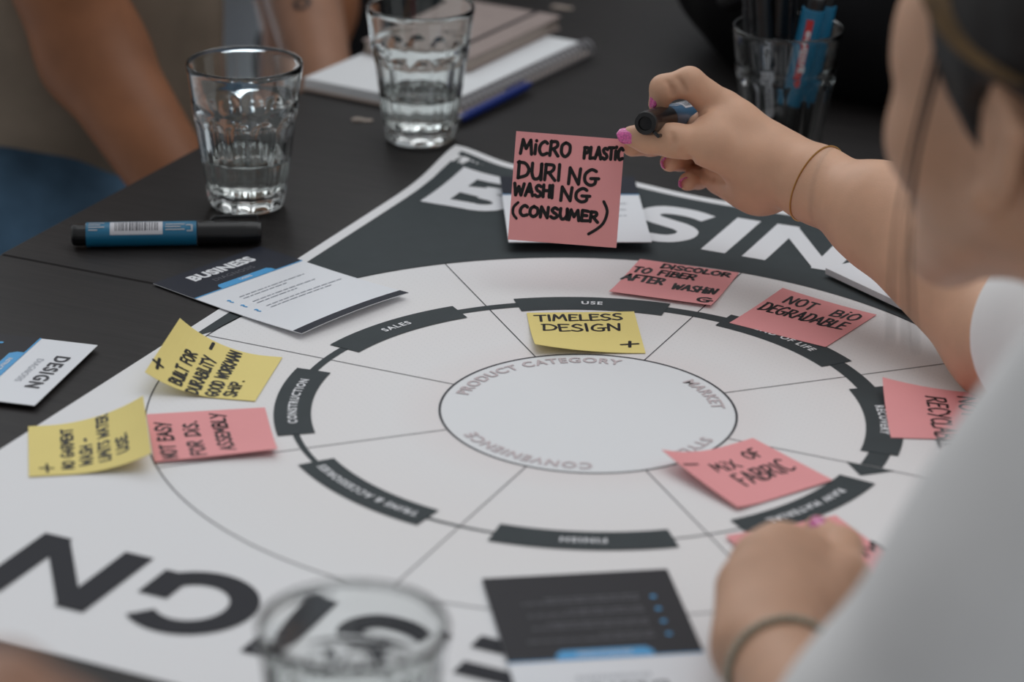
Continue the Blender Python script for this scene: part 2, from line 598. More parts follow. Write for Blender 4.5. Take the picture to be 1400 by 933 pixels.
# ring that grows from a thin line into a fat arrow, clockwise from RAW MATERIAL to RECOVERY
def ring_w(a):            # a runs from -8 (thin start) down to -360 (arrow head)
    t = min(1, max(0, (-8 - a) / 352))
    return R1 * (0.012 + 0.135 * max(0, (t - 0.12) / 0.88) ** 1.15)


mb = MB()
V, F = arc_band(lambda a: R2 * 0.995 - ring_w(a) / 2, lambda a: R2 * 0.995 + ring_w(a) / 2, -359.5, -8, 200, 0.0007)
mb.add(V, F)
def pol(r, a): return (r * R1 * math.cos(math.radians(a)), r * R1 * math.sin(math.radians(a)), 0.0007)
mb.add([pol(1.82, 0.2), pol(1.98, -4.7), pol(2.15, 0.2)], [(0, 1, 2)])
mb.build('ring_arrow', M_INK, poster)


def bent_text(body, r, amid, size, layer, bold, spacing=1.0, xs=1.0):
    """letters written clockwise round a circle with their tops pointing outwards"""
    V, F = text_geo(body, size, bold, spacing)
    out = []
    for x, y, z in V:
        t = math.radians(amid) - x * xs / r
        out.append(((r + y) * math.cos(t), (r + y) * math.sin(t), layer))
    return out, F


for word, a in (('SALES', 157.5), ('USE', 112.5), ('END OF LIFE', 67.5), ('RECOVERY', 22.5), ('RAW MATERIAL', -22.5),
                ('FINISH', -67.5), ('TRIMS & ACCESSORIES', -112.5), ('CONSTRUCTION', -157.5)):
    b = MB().add(*arc_band(1.862 * R1, 2.112 * R1, a - 16, a + 16, 20, 0.0009)).build('section_band', M_INK, poster)
    V, F = bent_text(word, 1.985 * R1, a, 0.0079, 0.0012, 0.00026, 1.22, 0.95 if len(word) > 12 else 1.0)
    MB().add(V, F).build('lettering', M_INKW, b)
for word, a, sp in (('PRODUCT CATEGORY', 143.5, 1.12), ('MARKET', 46.5, 1.12), ('STYLE', -15.5, 1.12), ('CONVENIENCE', -96.5, 1.18)):
    V, F = bent_text(word, 0.885 * R1, a, 0.0118, 0.0008, 0.0003, sp)
    MB().add(V, F).build('inner_word', M_FAINT, poster)

# big block letters -----------------------------------------------------------
TK = 0.235


def rect(x0, y0, x1, y1):
    return [(x0, y0), (x1, y0), (x1, y1), (x0, y1)], [(0, 1, 2, 3)]


def arcp(cx, cy, rx, ry, a0, a1, n=12):
    return [(cx + rx * math.cos(math.radians(a0 + (a1 - a0) * i / n)), cy + ry * math.sin(math.radians(a0 + (a1 - a0) * i / n))) for i in range(n + 1)]


def block(ch):
    t = TK; h = t / 2
    if ch == 'I':
        return 0.245, [rect(0, 0, 0.245, 1)]
    if ch == 'N':
        w = 0.92
        return w, [rect(0, 0, t, 1), rect(w - t, 0, w, 1), ([(0, 1), (t * .9, 1), (w, 0), (w - t * .9, 0)], [(3, 2, 1, 0)])]
    if ch == 'E':
        w = 0.72; e = 0.19
        return w, [rect(0, 0, t, 1), rect(t, 0, w, e), rect(t, .5 - e / 2, w * .93, .5 + e / 2), rect(t, 1 - e, w, 1)]
    if ch == 'U':
        w = 0.87
        return w, [ribbon([(h, 1), (h, .45)] + arcp(w / 2, .42, w / 2 - h, .42 - h * .85, 180, 360, 16) + [(w - h, .45), (w - h, 1)], t, 'butt')]
    if ch == 'B':
        w = 0.83; e = 0.185; q = e / 2
        up = [(t, 1 - q), (.48, 1 - q)] + arcp(.5, .755, .2, .245 - q, 90, -90, 10) + [(.48, .51), (t, .51)]
        lo = [(t, .51), (.5, .51)] + arcp(.53, .285 - .03, .235, .255 - q * .9, 90, -90, 10) + [(.5, q), (t, q)]
        return w, [rect(0, 0, t, 1), ribbon(up, e, 'butt'), ribbon(lo, e, 'butt')]
    if ch == 'D':
        w = 0.88; e = 0.2; q = e / 2
        bo = [(t, 1 - q), (.38, 1 - q)] + arcp(.38, .5, w - .38 - h, .5 - q, 90, -90, 16) + [(.38, q), (t, q)]
        return w, [rect(0, 0, t, 1), ribbon(bo, (e + t) / 2, 'butt')]
    if ch == 'G':
        w = 0.9
        pts = arcp(w / 2 + .03, .5, w / 2 - .08, .5 - .1, 48, 318, 26)
        return w, [ribbon(pts, 0.215, 'butt'), rect(w - t, .12, w, .53)]
    if ch == 'S':
        w = 0.77
        pts = [(.70, .83), (.55, .885), (.40, .90), (.22, .865), (.125, .74), (.2, .61), (.38, .545), (.55, .49), (.655, .39), (.655, .25), (.55, .13), (.38, .10), (.2, .125), (.04, .20)]
        return w, [ribbon(catmull(pts, 5), 0.205, 'butt')]


def subdiv(V, F, cuts):
    bm = bmesh.new()
    vs = [bm.verts.new((p[0], p[1], 0)) for p in V]
    for f in F:
        try: bm.faces.new([vs[i] for i in f])
        except ValueError: pass
    bmesh.ops.subdivide_edges(bm, edges=bm.edges, cuts=cuts, use_grid_fill=True)
    bm.verts.index_update()
    out = [tuple(v.co) for v in bm.verts], [tuple(v.index for v in f.verts) for f in bm.faces]
    bm.free()
    return out


def block_word(word, x_start, x_end, y_base, capH, rot, material):
    ws = [block(c)[0] for c in word]
    gap = 0.17
    sx = (x_end - x_start) / (sum(ws) + gap * (len(word) - 1))
    x = x_start
    for c, w in zip(word, ws):
        m = MB()
        for i_, (V, F) in enumerate(block(c)[1]):
            V, F = subdiv(V, F, 3 if len(F) < 4 else 1)
            V = [(x + p[0] * sx, y_base + p[1] * capH) for p in V]
            m.add(on_poster(V, 0.00095 + 0.00006 * i_, 0, 0, rot), F)
        m.build('title_letter', material, poster)
        x += (w + gap) * sx


block_word('BUSINESS', -2.905 * R1, 2.90 * R1, 3.295 * R1, 0.82 * R1, 0, M_INKW)
block_word('DESIGN', -2.2 * R1, 2.2 * R1, 3.215 * R1, 0.77 * R1, math.pi, M_INKD)

# ------------------------------------------------------------------ sticky notes
NL = 0.0745


def bend1(s, k):
    if s <= 0 or abs(k) < 1e-6:
        return s, 0.0
    return math.sin(k * s) / k, (1 - math.cos(k * s)) / k


def sticky(label, material, q, strokes, z0=0.0012, group='sticky notes on the poster', frame=None, s0=0.0):
    """square note bent about a line; q = x, y, rotation, bend direction, curvature on either side"""
    x, y, rot, a, k1, k2 = q
    d = (math.cos(a), math.sin(a))
    o = thing('sticky_note', label, 'sticky note', (x, y, T), 0.0, group)
    if frame is not None:
        o.matrix_world = frame
    c, s_ = math.cos(rot), math.sin(rot)

    def pos(u, v, n):
        s = u * d[0] + v * d[1]; t = -u * d[1] + v * d[0]
        if s > s0:
            sn, z = bend1(s - s0, k1); sn += s0; ang = k1 * (s - s0)
        else:
            sn, z = bend1(s0 - s, k2); sn = s0 - sn; ang = k2 * (s - s0)
        sn -= math.sin(ang) * n; z += math.cos(ang) * n
        px, py = sn * d[0] - t * d[1], sn * d[1] + t * d[0]
        if frame is not None:
            return (px, py, z)
        return (px * c - py * s_, px * s_ + py * c, z + z0)
    n = 18
    g = [-NL / 2 + NL * i / n for i in range(n + 1)]
    m = MB()
    V = [pos(u, v, 0) for v in g for u in g] + [pos(u, v, -0.00025) for v in g for u in g]
    F = []
    w = n + 1; K = w * w
    for j in range(n):
        for i in range(n):
            b = j * w + i
            F.append((b, b + 1, b + w + 1, b + w)); F.append((K + b, K + b + w, K + b + w + 1, K + b + 1))
    for i in range(n):
        F += [(K + i, K + i + 1, i + 1, i), (n * w + i, n * w + i + 1, K + n * w + i + 1, K + n * w + i)]
        F += [(i * w, (i + 1) * w, K + (i + 1) * w, K + i * w), (K + i * w + n, K + (i + 1) * w + n, (i + 1) * w + n, i * w + n)]
    m.add(V, F).build('paper', material, o)
    if strokes:
        m = MB()
        for V, F in strokes:
            m.add([pos((u - .5) * NL, (v - .5) * NL, 0.00018) for u, v in V], F)
        m.build('handwriting', M_PEN, o)
    return o


hw = handwrite
sticky('yellow sticky note reading TIMELESS DESIGN beside the USE band', M_YEL, (-.0540, .1203, .495, -2.36, 5.0, 0.3),
       hw('TIMELESS', .07, .78, .15, .80, .02, .026, seed=1) + hw('DESIGN', .12, .53, .17, .72, .0, .026, seed=2) + hw('+', .80, .13, .16, .15, 0, .03, seed=3))
sticky('pink sticky note reading DISCOLOR TO FIBER AFTER WASHING above the USE band', M_PINK, (-.0348, .2365, .0919, -1.5, 2.6, 0.0),
       hw('DiSCOLOR', .26, .84, .11, .68, .0, .030, seed=4) + hw('TO FiBER', .03, .64, .14, .62, .0, .030, seed=5)
       + hw('AFTER', .0, .40, .17, .40, .0, .033, seed=6) + hw('WASHiN', .52, .33, .15, .42, .0, .030, seed=7) + hw('G', .83, .06, .15, .13, 0, .033, seed=8))
sticky('pink sticky note reading NOT BIO DEGRADABLE on the END OF LIFE band', M_PINK, (.0700, .2130, -.165, 2.4, 2.0, 0.2),
       hw('NOT', .16, .72, .17, .30, .0, .026, seed=9) + hw('BiO', .66, .72, .17, .26, .0, .026, seed=10) + hw('DEGRADABLE', .05, .44, .19, .86, .02, .027, seed=11))
sticky('pink sticky note reading MIX OF FABRIC beside the inner circle', M_PINK, (.1230, -.0452, 1.05, 2.75, 9.0, 0.3),
       hw('-', .05, .70, .12, .17, .0, .026, seed=12) + hw('MiX', .30, .60, .15, .26, .0, .02, seed=13) + hw('OF', .70, .68, .15, .15, .0, .022, seed=14)
       + hw('FABRIC', .34, .30, .22, .56, .04, .026, seed=15), z0=0.0016)
sticky('yellow sticky note reading BUILT FOR DURABILITY, its edge curling up beside the CONSTRUCTION band', M_YEL, (-.2408, -.0578, 1.8437, 1.3863, 11.83, 0.0),
       hw('+', .14, .88, .11, .15, .1, .032, seed=16) + hw('BUILT FOR', .06, .68, .105, .60, .03, .026, seed=17) + hw('DURABiLiTY', .0, .51, .105, .70, .03, .026, seed=18)
       + hw('-', .84, .57, .12, .12, .0, .032, seed=30) + hw('GOOD WORKMAN', .02, .34, .105, .94, .02, .025, seed=19) + hw('SHiP.', .05, .19, .10, .36, .02, .026, seed=20), s0=-.02)
sticky('pink sticky note reading NOT EASY FOR DISASSEMBLY left of the CONSTRUCTION band', M_PINK, (-.193, -.1416, 2.19, .36, 0.0, 4.0),
       hw('NOT EASY', .04, .81, .115, .76, .03, .026, seed=21) + hw('FOR DiS.', .06, .58, .115, .74, .03, .026, seed=22) + hw('ASSEMBLY', .12, .34, .115, .80, .03, .024, seed=23))
sticky('yellow sticky note reading NO GARMENT WASH at the left edge of the poster', M_YEL, (-.2485, -.1922, 2.1668, -1.4066, 8.95, 0.0),
       hw('+', .06, .80, .13, .16, 0, .022, seed=24) + hw('NO GARMENT', .10, .64, .09, .78, .0, .022, seed=25) + hw('WASH -', .14, .49, .09, .50, .0, .024, seed=26)
       + hw('LiMiTS WATER', .14, .34, .09, .84, .0, .022, seed=27) + hw('USE.', .20, .19, .085, .34, .0, .024, seed=28), s0=-.02)
sticky('pink sticky note reading NOT RECYCLABLE on the RECOVERY band', M_PINK, (.2055, .0955, -1.17, -2.36, 7.2, 0.2),
       hw('RECYCLABLE', .16, .38, .17, 1.0, .0, .024, seed=29) + hw('NOT', .10, .66, .15, .42, .0, .024, seed=31))
sticky('pink sticky note pinned under the woman\'s left hand', M_PINK, (.1957, -.1284, .88, 2.4, 1.0, 0.2),
       hw('M', .84, .28, .2, .2, 0, .03, seed=32))

# note held up in front of the camera
tl, tr, br, bl = (Vector(p) for p in ((-0.14236, 0.19852, 0.10912), (-0.07256, 0.22837, 0.10524), (-0.06628, 0.19942, 0.03394), (-0.13663, 0.16953, 0.03829)))
hc = (tl + tr + br + bl) / 4 + Vector((0, 0, T))
hu = ((tr - tl) + (br - bl)).normalized()
hn = hu.cross((tl - bl) + (tr - br)).normalized()
hv = hn.cross(hu)
HELD = Matrix(((hu.x, hv.x, hn.x, hc.x), (hu.y, hv.y, hn.y, hc.y), (hu.z, hv.z, hn.z, hc.z), (0, 0, 0, 1)))
NL = 0.0762
sticky('pink sticky note reading MICRO PLASTIC DURING WASHING (CONSUMER), held up between finger and thumb', M_PINK, (0, 0, 0, 0.2, 0.8, 0.8),
       hw('MiCRO', .055, .80, .125, .46, .005, .031, .02, seed=41) + hw('PLASTiC', .635, .80, .105, .36, .03, .031, .02, seed=42)
       + hw('DURI', .04, .575, .145, .40, .0, .031, .02, seed=43) + hw('NG', .51, .555, .145, .27, .0, .031, .02, seed=47)
       + hw('WASHI', .025, .415, .11, .36, .0, .031, .02, seed=44) + hw('NG', .45, .395, .125, .26, .0, .031, .02, seed=48)
       + hw('(', .02, .205, .13, .05, 0, .026, .01, seed=45) + hw('CONSUMER', .09, .23, .095, .72, -.01, .031, .02, seed=46) + [ribbon(catmull([(.852, .415), (.89, .33), (.868, .229), (.815, .165), (.735, .108)]), .028)], frame=HELD, group='sticky notes held up')
NL = 0.0745

# ------------------------------------------------------------------ information cards
CW, CH = 0.105, 0.148


def card(label, x, y, rot, kind, header, z0=0.0012, curl=0.0, sag=0.0, stack=1, words=('BUSINESS', 'DIAGNOSIS'), nlines=3, strip=False, seed=1):
    rg = random.Random(seed)
    o = thing('info_card', label, 'card', (x, y, T + z0), rot, 'printed cards around the poster')
    th = 0.0005 * stack

    def P(u, v, l):
        t = max(0, (0.03 - v) / (0.03 + CH / 2))
        return (u, v, curl * t ** 2 + sag * (1 - (2 * u / CW) ** 2) * t + l)

    def quad(m, u0, v0, u1, v1, l, n=1):
        n = max(n, 1)
        for i in range(n):
            a, b = v0 + (v1 - v0) * i / n, v0 + (v1 - v0) * (i + 1) / n
            k = 8 if abs(u1 - u0) > 0.05 else 1
            for j in range(k):
                p, q = u0 + (u1 - u0) * j / k, u0 + (u1 - u0) * (j + 1) / k
                m.add([P(p, a, l), P(q, a, l), P(q, b, l), P(p, b, l)], [(0, 1, 2, 3)])
    light_top = kind == 'design'
    m = MB()
    n = 20; k = 8
    us = np.linspace(-CW / 2, CW / 2, k + 1); vs = np.linspace(-CH / 2, CH / 2, n + 1)
    V = [P(u, v, th) for v in vs for u in us] + [P(u, v, 0) for v in vs for u in us]
    K = (k + 1) * (n + 1); w = k + 1; F = []
    for j in range(n):
        for i in range(k):
            b = j * w + i
            F += [(b, b + 1, b + w + 1, b + w), (K + b, K + b + w, K + b + w + 1, K + b + 1)]
    for i in range(k):
        F += [(K + i, K + i + 1, i + 1, i), (n * w + i, n * w + i + 1, K + n * w + i + 1, K + n * w + i)]
    for j in range(n):
        F += [(j * w, (j + 1) * w, K + (j + 1) * w, K + j * w), (K + j * w + k, K + (j + 1) * w + k, (j + 1) * w + k, j * w + k)]
    base = m.add(V, F).build('cardboard', M_CARD, o)
    if stack > 3:
        base.data.materials[0] = M_CARD
    l = th + 0.00015
    hv0 = CH / 2 - header
    dark = M_NAVY if not light_top else M_CHAR
    m = MB()
    if light_top:
        quad(m, -CW / 2, -CH / 2, CW / 2, hv0, l, 14)
        m.build('dark_print', dark, o)
    else:
        quad(m, -CW / 2, hv0, CW / 2, CH / 2, l, 6)
        m.build('dark_print', dark, o)
    if strip:
        m = MB(); quad(m, -CW / 2, -CH / 2, CW / 2, -CH / 2 + 0.0085, l, 2)
        m.build('bottom_strip', M_NAVY, o)
    # blue line and tab with clipped corners
    m = MB(); quad(m, -CW / 2, hv0 - 0.0006, CW / 2, hv0 + 0.0006, l + 0.0001)
    m.build('blue_line', M_CYAN, o)
    if light_top:
        tb = [(-.026, hv0 + .0004), (.026, hv0 + .0004), (.026, hv0 - .0055), (.0225, hv0 - .0095), (-.0225, hv0 - .0095), (-.026, hv0 - .0055)]
        tb = tb[::-1]
    else:
        tb = [(-.026, hv0 - .0004), (.026, hv0 - .0004), (.026, hv0 + .0045), (.0235, hv0 + .0075), (-.0235, hv0 + .0075), (-.026, hv0 + .0045)]
        tb = [(u, 2 * hv0 - v) for u, v in tb][::-1] if False else tb
    tab = MB().add([P(u, v, l + 0.0002) for u, v in tb], [tuple(range(6))]).build('blue_tab', M_CYAN, o)
    tabc = hv0 + (-.005 if light_top else .0038)
    V, F = text_geo('INSTRUCTIONS' if light_top else 'USERS', 0.0042, 0.0001, 1.0)
    MB().add([P(a, b + tabc, l + 0.00035) for a, b, c in V], F).build('lettering', M_INKW, tab)
    V, F = text_geo(words[0], 0.0138 if len(words[0]) > 6 else 0.0138, 0.0007 if not light_top else 0.0004, 1.06 if len(words[0]) > 6 else 1.2)
    MB().add([P(a, b + hv0 + header * 0.66, l + 0.0002) for a, b, c in V], F).build('title', M_INKW if not light_top else M_INKL, o)
    V, F = text_geo(words[1], 0.0068, 0.0, 1.15)
    MB().add([P(a, b + hv0 + header * 0.66 - .0125, l + 0.0002) for a, b, c in V], F).build('subtitle', M_GREYD if not light_top else M_GREYT, o)
    # bullets and lines of small text
    m = MB()
    gapv = (hv0 + CH / 2 - 0.012) / (nlines + 0.4)
    v = hv0 - 0.022
    for i in range(nlines):
        if light_top:
            c = [( -.038 + .0017 * math.cos(q), v + .0017 * math.sin(q)) for q in np.linspace(0, 2 * math.pi, 10)[:-1]]
            MB().add([P(a, b, l + .0002) for a, b in c], [tuple(range(9))]).build('bullet', M_CYAN, o)
        else:
            V, F = text_geo('?', 0.0085, 0.0003)
            MB().add([P(a - .040, b + v - .001, l + .0002) for a, b, c in V], F).build('bullet', M_CYAN, o)
        for r in range(2):
            u = -0.030; end = rg.uniform(.030, .044) if r == 0 else rg.uniform(-.005, .03)
            vv = v - r * 0.0042 + 0.001
            while u < end:
                wl = rg.uniform(.002, .0075)
                hh = 0.0011
                quad(m, u, vv - hh / 2, min(u + wl, end), vv + hh / 2, l + .0002)
                u += wl + 0.0011
        v -= 0.0145 if light_top else 0.0135
    m.build('small_text', M_GREYT if not light_top else M_GREYD, o)
    return o


card('white card headed BUSINESS with navy header lying left of the SALES band', -.2755, .0940, 1.285, 'business', .043, curl=0.0032, sag=0.0018, strip=True, seed=3)
card('white topped card headed DESIGN lying alone at the far left', -.3943, -.1195, -1.387, 'design', .0405, words=('DESIGN', 'DIAGNOSIS'), z0=0.003, seed=4)
card('dark card with blue bullets lying upside down at the front of the poster', .1260, -.2787, -2.56, 'design', .050, words=('DESIGN', 'DIAGNOSIS'), nlines=4, z0=0.002, seed=5)
card('white card lying flat behind the note that is held up', -.1547 + .0, .3305, .48, 'business', .043, z0=0.008, seed=6)
cr = -.546
cx = .0566 + .0525 * math.cos(cr) - .074 * math.sin(cr); cy = .2988 + .0525 * math.sin(cr) + .074 * math.cos(cr)
card('small stack of white cards partly hidden by the reaching forearm', cx, cy, cr, 'business', .043, z0=0.0030, stack=9, seed=7)


# ------------------------------------------------------------------ drinking glasses
def glass(label, x, y, water, rot=0.0, H=0.113):
    o = thing('drinking_glass', label, 'glass', (x, y, T + 0.0008), rot, 'faceted tumblers on the tables')
    n = 120; facets = 12
    rb, rt = 0.0285, 0.0440

    def outer(z):
        t = z / H
        return rb + (rt - rb) * (t ** 0.92)
    zs = [0.0, 0.0015, 0.004] + list(np.linspace(0.008, 0.066, 16)) + list(np.linspace(0.068, 0.082, 10)) + list(np.linspace(0.086, H - 0.0015, 9))
    V = []; F = []
    for z in zs:
        r = outer(z)
        if z < 0.004:
            r -= 0.0025 * (1 - z / 0.004) ** 2
        for k in range(n):
            th = 2 * math.pi * k / n
            c = abs(math.sin(th * facets / 2))            # 0 at ridge, 1 mid facet
            topz = 0.066 + 0.011 * math.sqrt(max(0, c))
            dep = 0.0020 * (c ** 0.7)
            fade = 1.0 if z < topz - 0.004 else max(0, (topz - z) / 0.004)
            fade *= min(1, z / 0.008)
            rr = r - dep * fade + (0.0006 if 0.069 < z < 0.082 else 0)
            V.append((rr * math.cos(th), rr * math.sin(th), z))
    no = len(zs)
    # rounded lip and smooth inner wall
    inner = [(rt - 0.0006, H - 0.0004), (rt - 0.0013, H), (rt - 0.0021, H - 0.0004)]
    zi = list(np.linspace(H - 0.002, 0.016, 22))
    inner += [(outer(z) - 0.0024 - 0.0022 * max(0, (0.085 - z) / 0.085), z) for z in zi]
    rl = inner[-1][0]
    inner += [(rl - 0.0015, 0.0125), (rl - 0.005, 0.0105), (rl * 0.5, 0.0095), (0.0005, 0.0092)]
    for r, z in inner:
        for k in range(n):
            th = 2 * math.pi * k / n
            V.append((r * math.cos(th), r * math.sin(th), z))
    m = no + len(inner)
    for i in range(m - 1):
        for k in range(n):
            l = (k + 1) % n
            F.append((i * n + k, i * n + l, (i + 1) * n + l, (i + 1) * n + k))
    F.append(tuple(range(n - 1, -1, -1)))
    F.append(tuple((m - 1) * n + k for k in range(n)))
    g = MB().add(V, F).build('glass_body', M_GLASS, o, smooth=True)
    if water:
        pr = [(0.0005, 0.0094), (rl * 0.5, 0.0097), (rl - 0.0052, 0.0107), (rl - 0.0017, 0.0127)]
        for z in np.linspace(0.016, water, 10):
            pr.append((outer(z) - 0.0024 - 0.0022 * max(0, (0.085 - z) / 0.085) + 0.00015, z))
        pr += [(pr[-1][0] - 0.0012, water - 0.0006), (pr[-1][0] * 0.5, water - 0.0007), (0.0005, water - 0.0007)]
        w = MB().lathe(pr, 72).build('water', M_WATER, o, smooth=True)
    return o


glass('tall faceted glass of water beside the teal marker on the left', -.3875, .2431, .040, .1)
glass('tall faceted glass of water in front of the spiral notepad', -.3435, .4494, .040, .25)
glass('blurred faceted glass in the foreground at the bottom of the picture', .1000, -.5090, .045, .2)
glass('faceted glass holding upright markers and pens', -.0600, .5310, 0, .3)


# ------------------------------------------------------------------ markers
def cyl_patch(r, x0, x1, a0, a1, n=10, lift_=0.0002):
    V = []; F = []
    for i in range(n + 1):
        t = math.radians(a0 + (a1 - a0) * i / n)
        for x in (x0, x1):
            V.append((x, (r + lift_) * math.cos(t), (r + lift_) * math.sin(t)))
    for i in range(n):
        F.append((2 * i, 2 * i + 1, 2 * i + 3, 2 * i + 2))
    return V, F


def marker(label, mw, r=0.0088, body=M_TEAL, bar_ang=90.0, logo_ang=60.0, logo=True, bars=True, group='felt markers', L=0.138, clip_ang=None):
    """felt marker along +x; x = 0 is the plug end, the cap is at the far end"""
    o = thing('felt_marker', label, 'marker', (0, 0, 0), 0, group)
    o.matrix_world = mw
    X = (1, 0, 0)
    MB().lathe([(r * .70, 0), (r * .86, .0012), (r * .9, .004), (r * .9, .012)], 28, (0, 0, 0), X).build('end_plug', M_BLACKP, o, smooth=False)
    MB().lathe([(r * .96, .0105), (r, .0112), (r, L - .048), (r * .97, L - .0475)], 36, (0, 0, 0), X).build('barrel', body, o, smooth=False)
    cp = MB().lathe([(r * .98, L - .047), (r * 1.03, L - .0465), (r * 1.0, L - .012), (r * .93, L - .003), (r * .86, L - .0006), (r * .55, L), (r * .5, L - .002), (r * .12, L - .0022)], 36, (0, 0, 0), X).build('cap', M_BLACKP, o)
    ca = math.radians(bar_ang - 55 if clip_ang is None else clip_ang)
    cy, cz = math.cos(ca), math.sin(ca)
    MB().tube([(L - .003, cy * r * .9, cz * r * .9), (L - .004, cy * (r + .003), cz * (r + .003)), (L - .034, cy * (r + .0026), cz * (r + .0026)), (L - .037, cy * r, cz * r)], .0013, 8).build('clip', M_BLACKP, cp)
    if bars:
        lb = MB().add(*cyl_patch(r, .028, .066, bar_ang - 38, bar_ang + 38)).build('barcode_label', M_LABELW, o)
        m = MB(); rg = random.Random(4); x = .0315
        while x < .062:
            w = rg.choice((.0004, .0006, .001))
            m.add(*cyl_patch(r, x, x + w, bar_ang - 30, bar_ang + 20, 5, .0004)); x += w + rg.choice((.0005, .0008, .0012))
        m.build('bars', M_INKL, lb)
        m = MB()
        for k, (a, x0, x1) in enumerate(((-28, .0125, .024), (-14, .0125, .021), (0, .0125, .024), (14, .0125, .019), (-12, .068, .082), (2, .068, .079), (16, .068, .082))):
            m.add(*cyl_patch(r, x0, x1, bar_ang + a - 3, bar_ang + a + 3, 2, .0003))
        # little angular emblem near the cap
        m.add(*cyl_patch(r, .0835, .0875, bar_ang + 20, bar_ang + 26, 2, .0003)).add(*cyl_patch(r, .0865, .0878, bar_ang - 4, bar_ang + 26, 3, .0003)).add(*cyl_patch(r, .083, .0875, bar_ang - 10, bar_ang - 4, 2, .0003))
        m.build('fine_print', M_GREYT, o)['kind'] = 'stuff'
    if logo:
        lg = MB().add(*cyl_patch(r, .018, .070, logo_ang - 17, logo_ang + 17, 8, .0003)).build('logo_strip', M_RED, o)
        V, F = text_geo('edding', .0125, .0003, 1.05)
        P = []
        for x, y, z in V:
            t = math.radians(logo_ang) + y / r * .55
            P.append((.044 + x, (r + .0006) * math.cos(t), (r + .0006) * math.sin(t)))
        MB().add(P, F).build('lettering', M_INKW, lg)
    return o


def frame_from(p0, p1, up=(0, 0, 1)):
    x = (Vector(p1) - Vector(p0)).normalized()
    y = Vector(up).cross(x).normalized(); z = x.cross(y)
    p = Vector(p0)
    return Matrix(((x.x, y.x, z.x, p.x), (x.y, y.y, z.y, p.y), (x.z, y.z, z.z, p.z), (0, 0, 0, 1)))


marker('teal felt marker with black cap lying on the table left of the poster',
       frame_from((-.4547, .1046, T + .0093), (-.3359, .1737, T + .0093)), bar_ang=125, logo_ang=300, r=.0090)

# pens standing in the glass
PX, PY = -.0600, .5310
CR = Vector((.908, .4187, 0)); CD = Vector((-.412, .911, 0))       # right / away as the camera sees them


def stand(dx0, dd0, dx1, dd1, h):
    b = Vector((PX, PY, T + .0115)) + CR * dx0 + CD * dd0
    t = Vector((PX, PY, T + .0115 + h)) + CR * dx1 + CD * dd1
    return b, t


b, t = stand(-.001, -.008, .020, -.010, .13)
marker('teal marker with red logo strip standing cap down at the front of the pen glass', frame_from(t, b, CD), r=.0092, logo_ang=-78, bars=False)
b, t = stand(.010, .006, .030, .004, .13)
marker('teal marker leaning against the right side of the pen glass, behind the other teal one', frame_from(t, b, CD), r=.0092, logo_ang=-45, bars=False)
M_DARKB = mat('dark_barrel', (0.012, 0.012, 0.015), 0.35)
b, t = stand(-.010, .002, -.024, .0, .128)
marker('black marker with white barcode label standing on the left of the pen glass', frame_from(b, t, CD), body=M_DARKB, r=.0085, bar_ang=-80, logo=False)
b, t = stand(-.005, .012, -.008, .014, .128)
marker('black marker standing upright in the middle of the pen glass', frame_from(b, t, CD), body=M_DARKB, r=.0085, logo=False, bars=False)


def slim_pen(label, p0, p1, material, r=.0042):
    o = thing('ballpoint_pen', label, 'pen', (0, 0, 0), 0, 'slim pens')
    o.matrix_world = frame_from(p0, p1, (0.3, 0.9, 0.2))
    L = (Vector(p1) - Vector(p0)).length
    X = (1, 0, 0)
    MB().lathe([(.0006, 0), (.0009, .003), (r * .7, .012)], 14, (0, 0, 0), X).build('tip', mat('pen_tip', (.12, .12, .13), .3, metal=.7), o)
    MB().lathe([(r * .72, .0115), (r, .018), (r, L * .82), (r * .85, L * .83)], 18, (0, 0, 0), X).build('barrel', material, o)
    MB().lathe([(r * .9, L * .83), (r * .9, L - .008), (r * .5, L - .007), (r * .5, L)], 18, (0, 0, 0), X).build('end_cap', material, o)
    MB().box((L * .84, r + .0012, 0), (L * .22, .0012, .0028)).build('clip', material, o)
    return o


b, t = stand(-.018, .014, -.034, .022, .135)
slim_pen('thin dark pen leaning at the left rim of the pen glass', b, t, M_DARKB)
b, t = stand(.004, .014, .002, .022, .14)
slim_pen('thin dark pen standing behind the markers in the pen glass', b, t, M_DARKB)

# ------------------------------------------------------------------ notepads, pen and scraps at the back
M_PAGE = mat('pad_paper', (0.80, 0.82, 0.84), 0.7, var=.01, scale=20)
M_KRAFT = mat('kraft_cover', (0.40, 0.33, 0.29), 0.75, var=.05, scale=60)
M_TAUPE = mat('taupe_cover', (0.33, 0.265, 0.245), 0.7, var=.05, scale=60)
M_WIRE = mat('wire', (0.34, 0.34, 0.36), 0.35, metal=0.3)
pr_ = math.radians(84 - 90)
pad = thing('spiral_notepad', 'white spiral notepad lying open behind the water glass', 'notepad', (-.405, .632, T + .0005), pr_)
PWd, PLn = .156, .236
MB().bevel_box((0, 0, .0012), (PWd, PLn, .0024), .0006).build('back_cover', M_KRAFT, pad)
MB().bevel_box((-.005, 0, .0068), (PWd - .014, PLn - .004, .0086), .0006).build('pages', M_PAGE, pad)
for k in range(28):
    y = -PLn / 2 + .008 + k * (PLn - .016) / 27
    pts = [(PWd / 2 - .002 + .0075 * math.cos(a), y, .0078 + .0075 * math.sin(a)) for a in np.linspace(math.radians(-150), math.radians(165), 12)]
    MB().tube(pts, .0011, 6).build('wire_loop', M_WIRE, pad)
nb = thing('notebook', 'closed taupe notebook lying on top of the spiral notepad', 'notebook', (-.420, .690, T + .0120), pr_ + .02)
MB().bevel_box((0, 0, .001), (.110, .165, .002), .0006).build('back_cover', M_TAUPE, nb)
MB().box((.0, 0, .0065), (.106, .161, .009)).build('pages', mat('aged_pages', (.45, .38, .33), .8, var=.05, scale=90), nb)
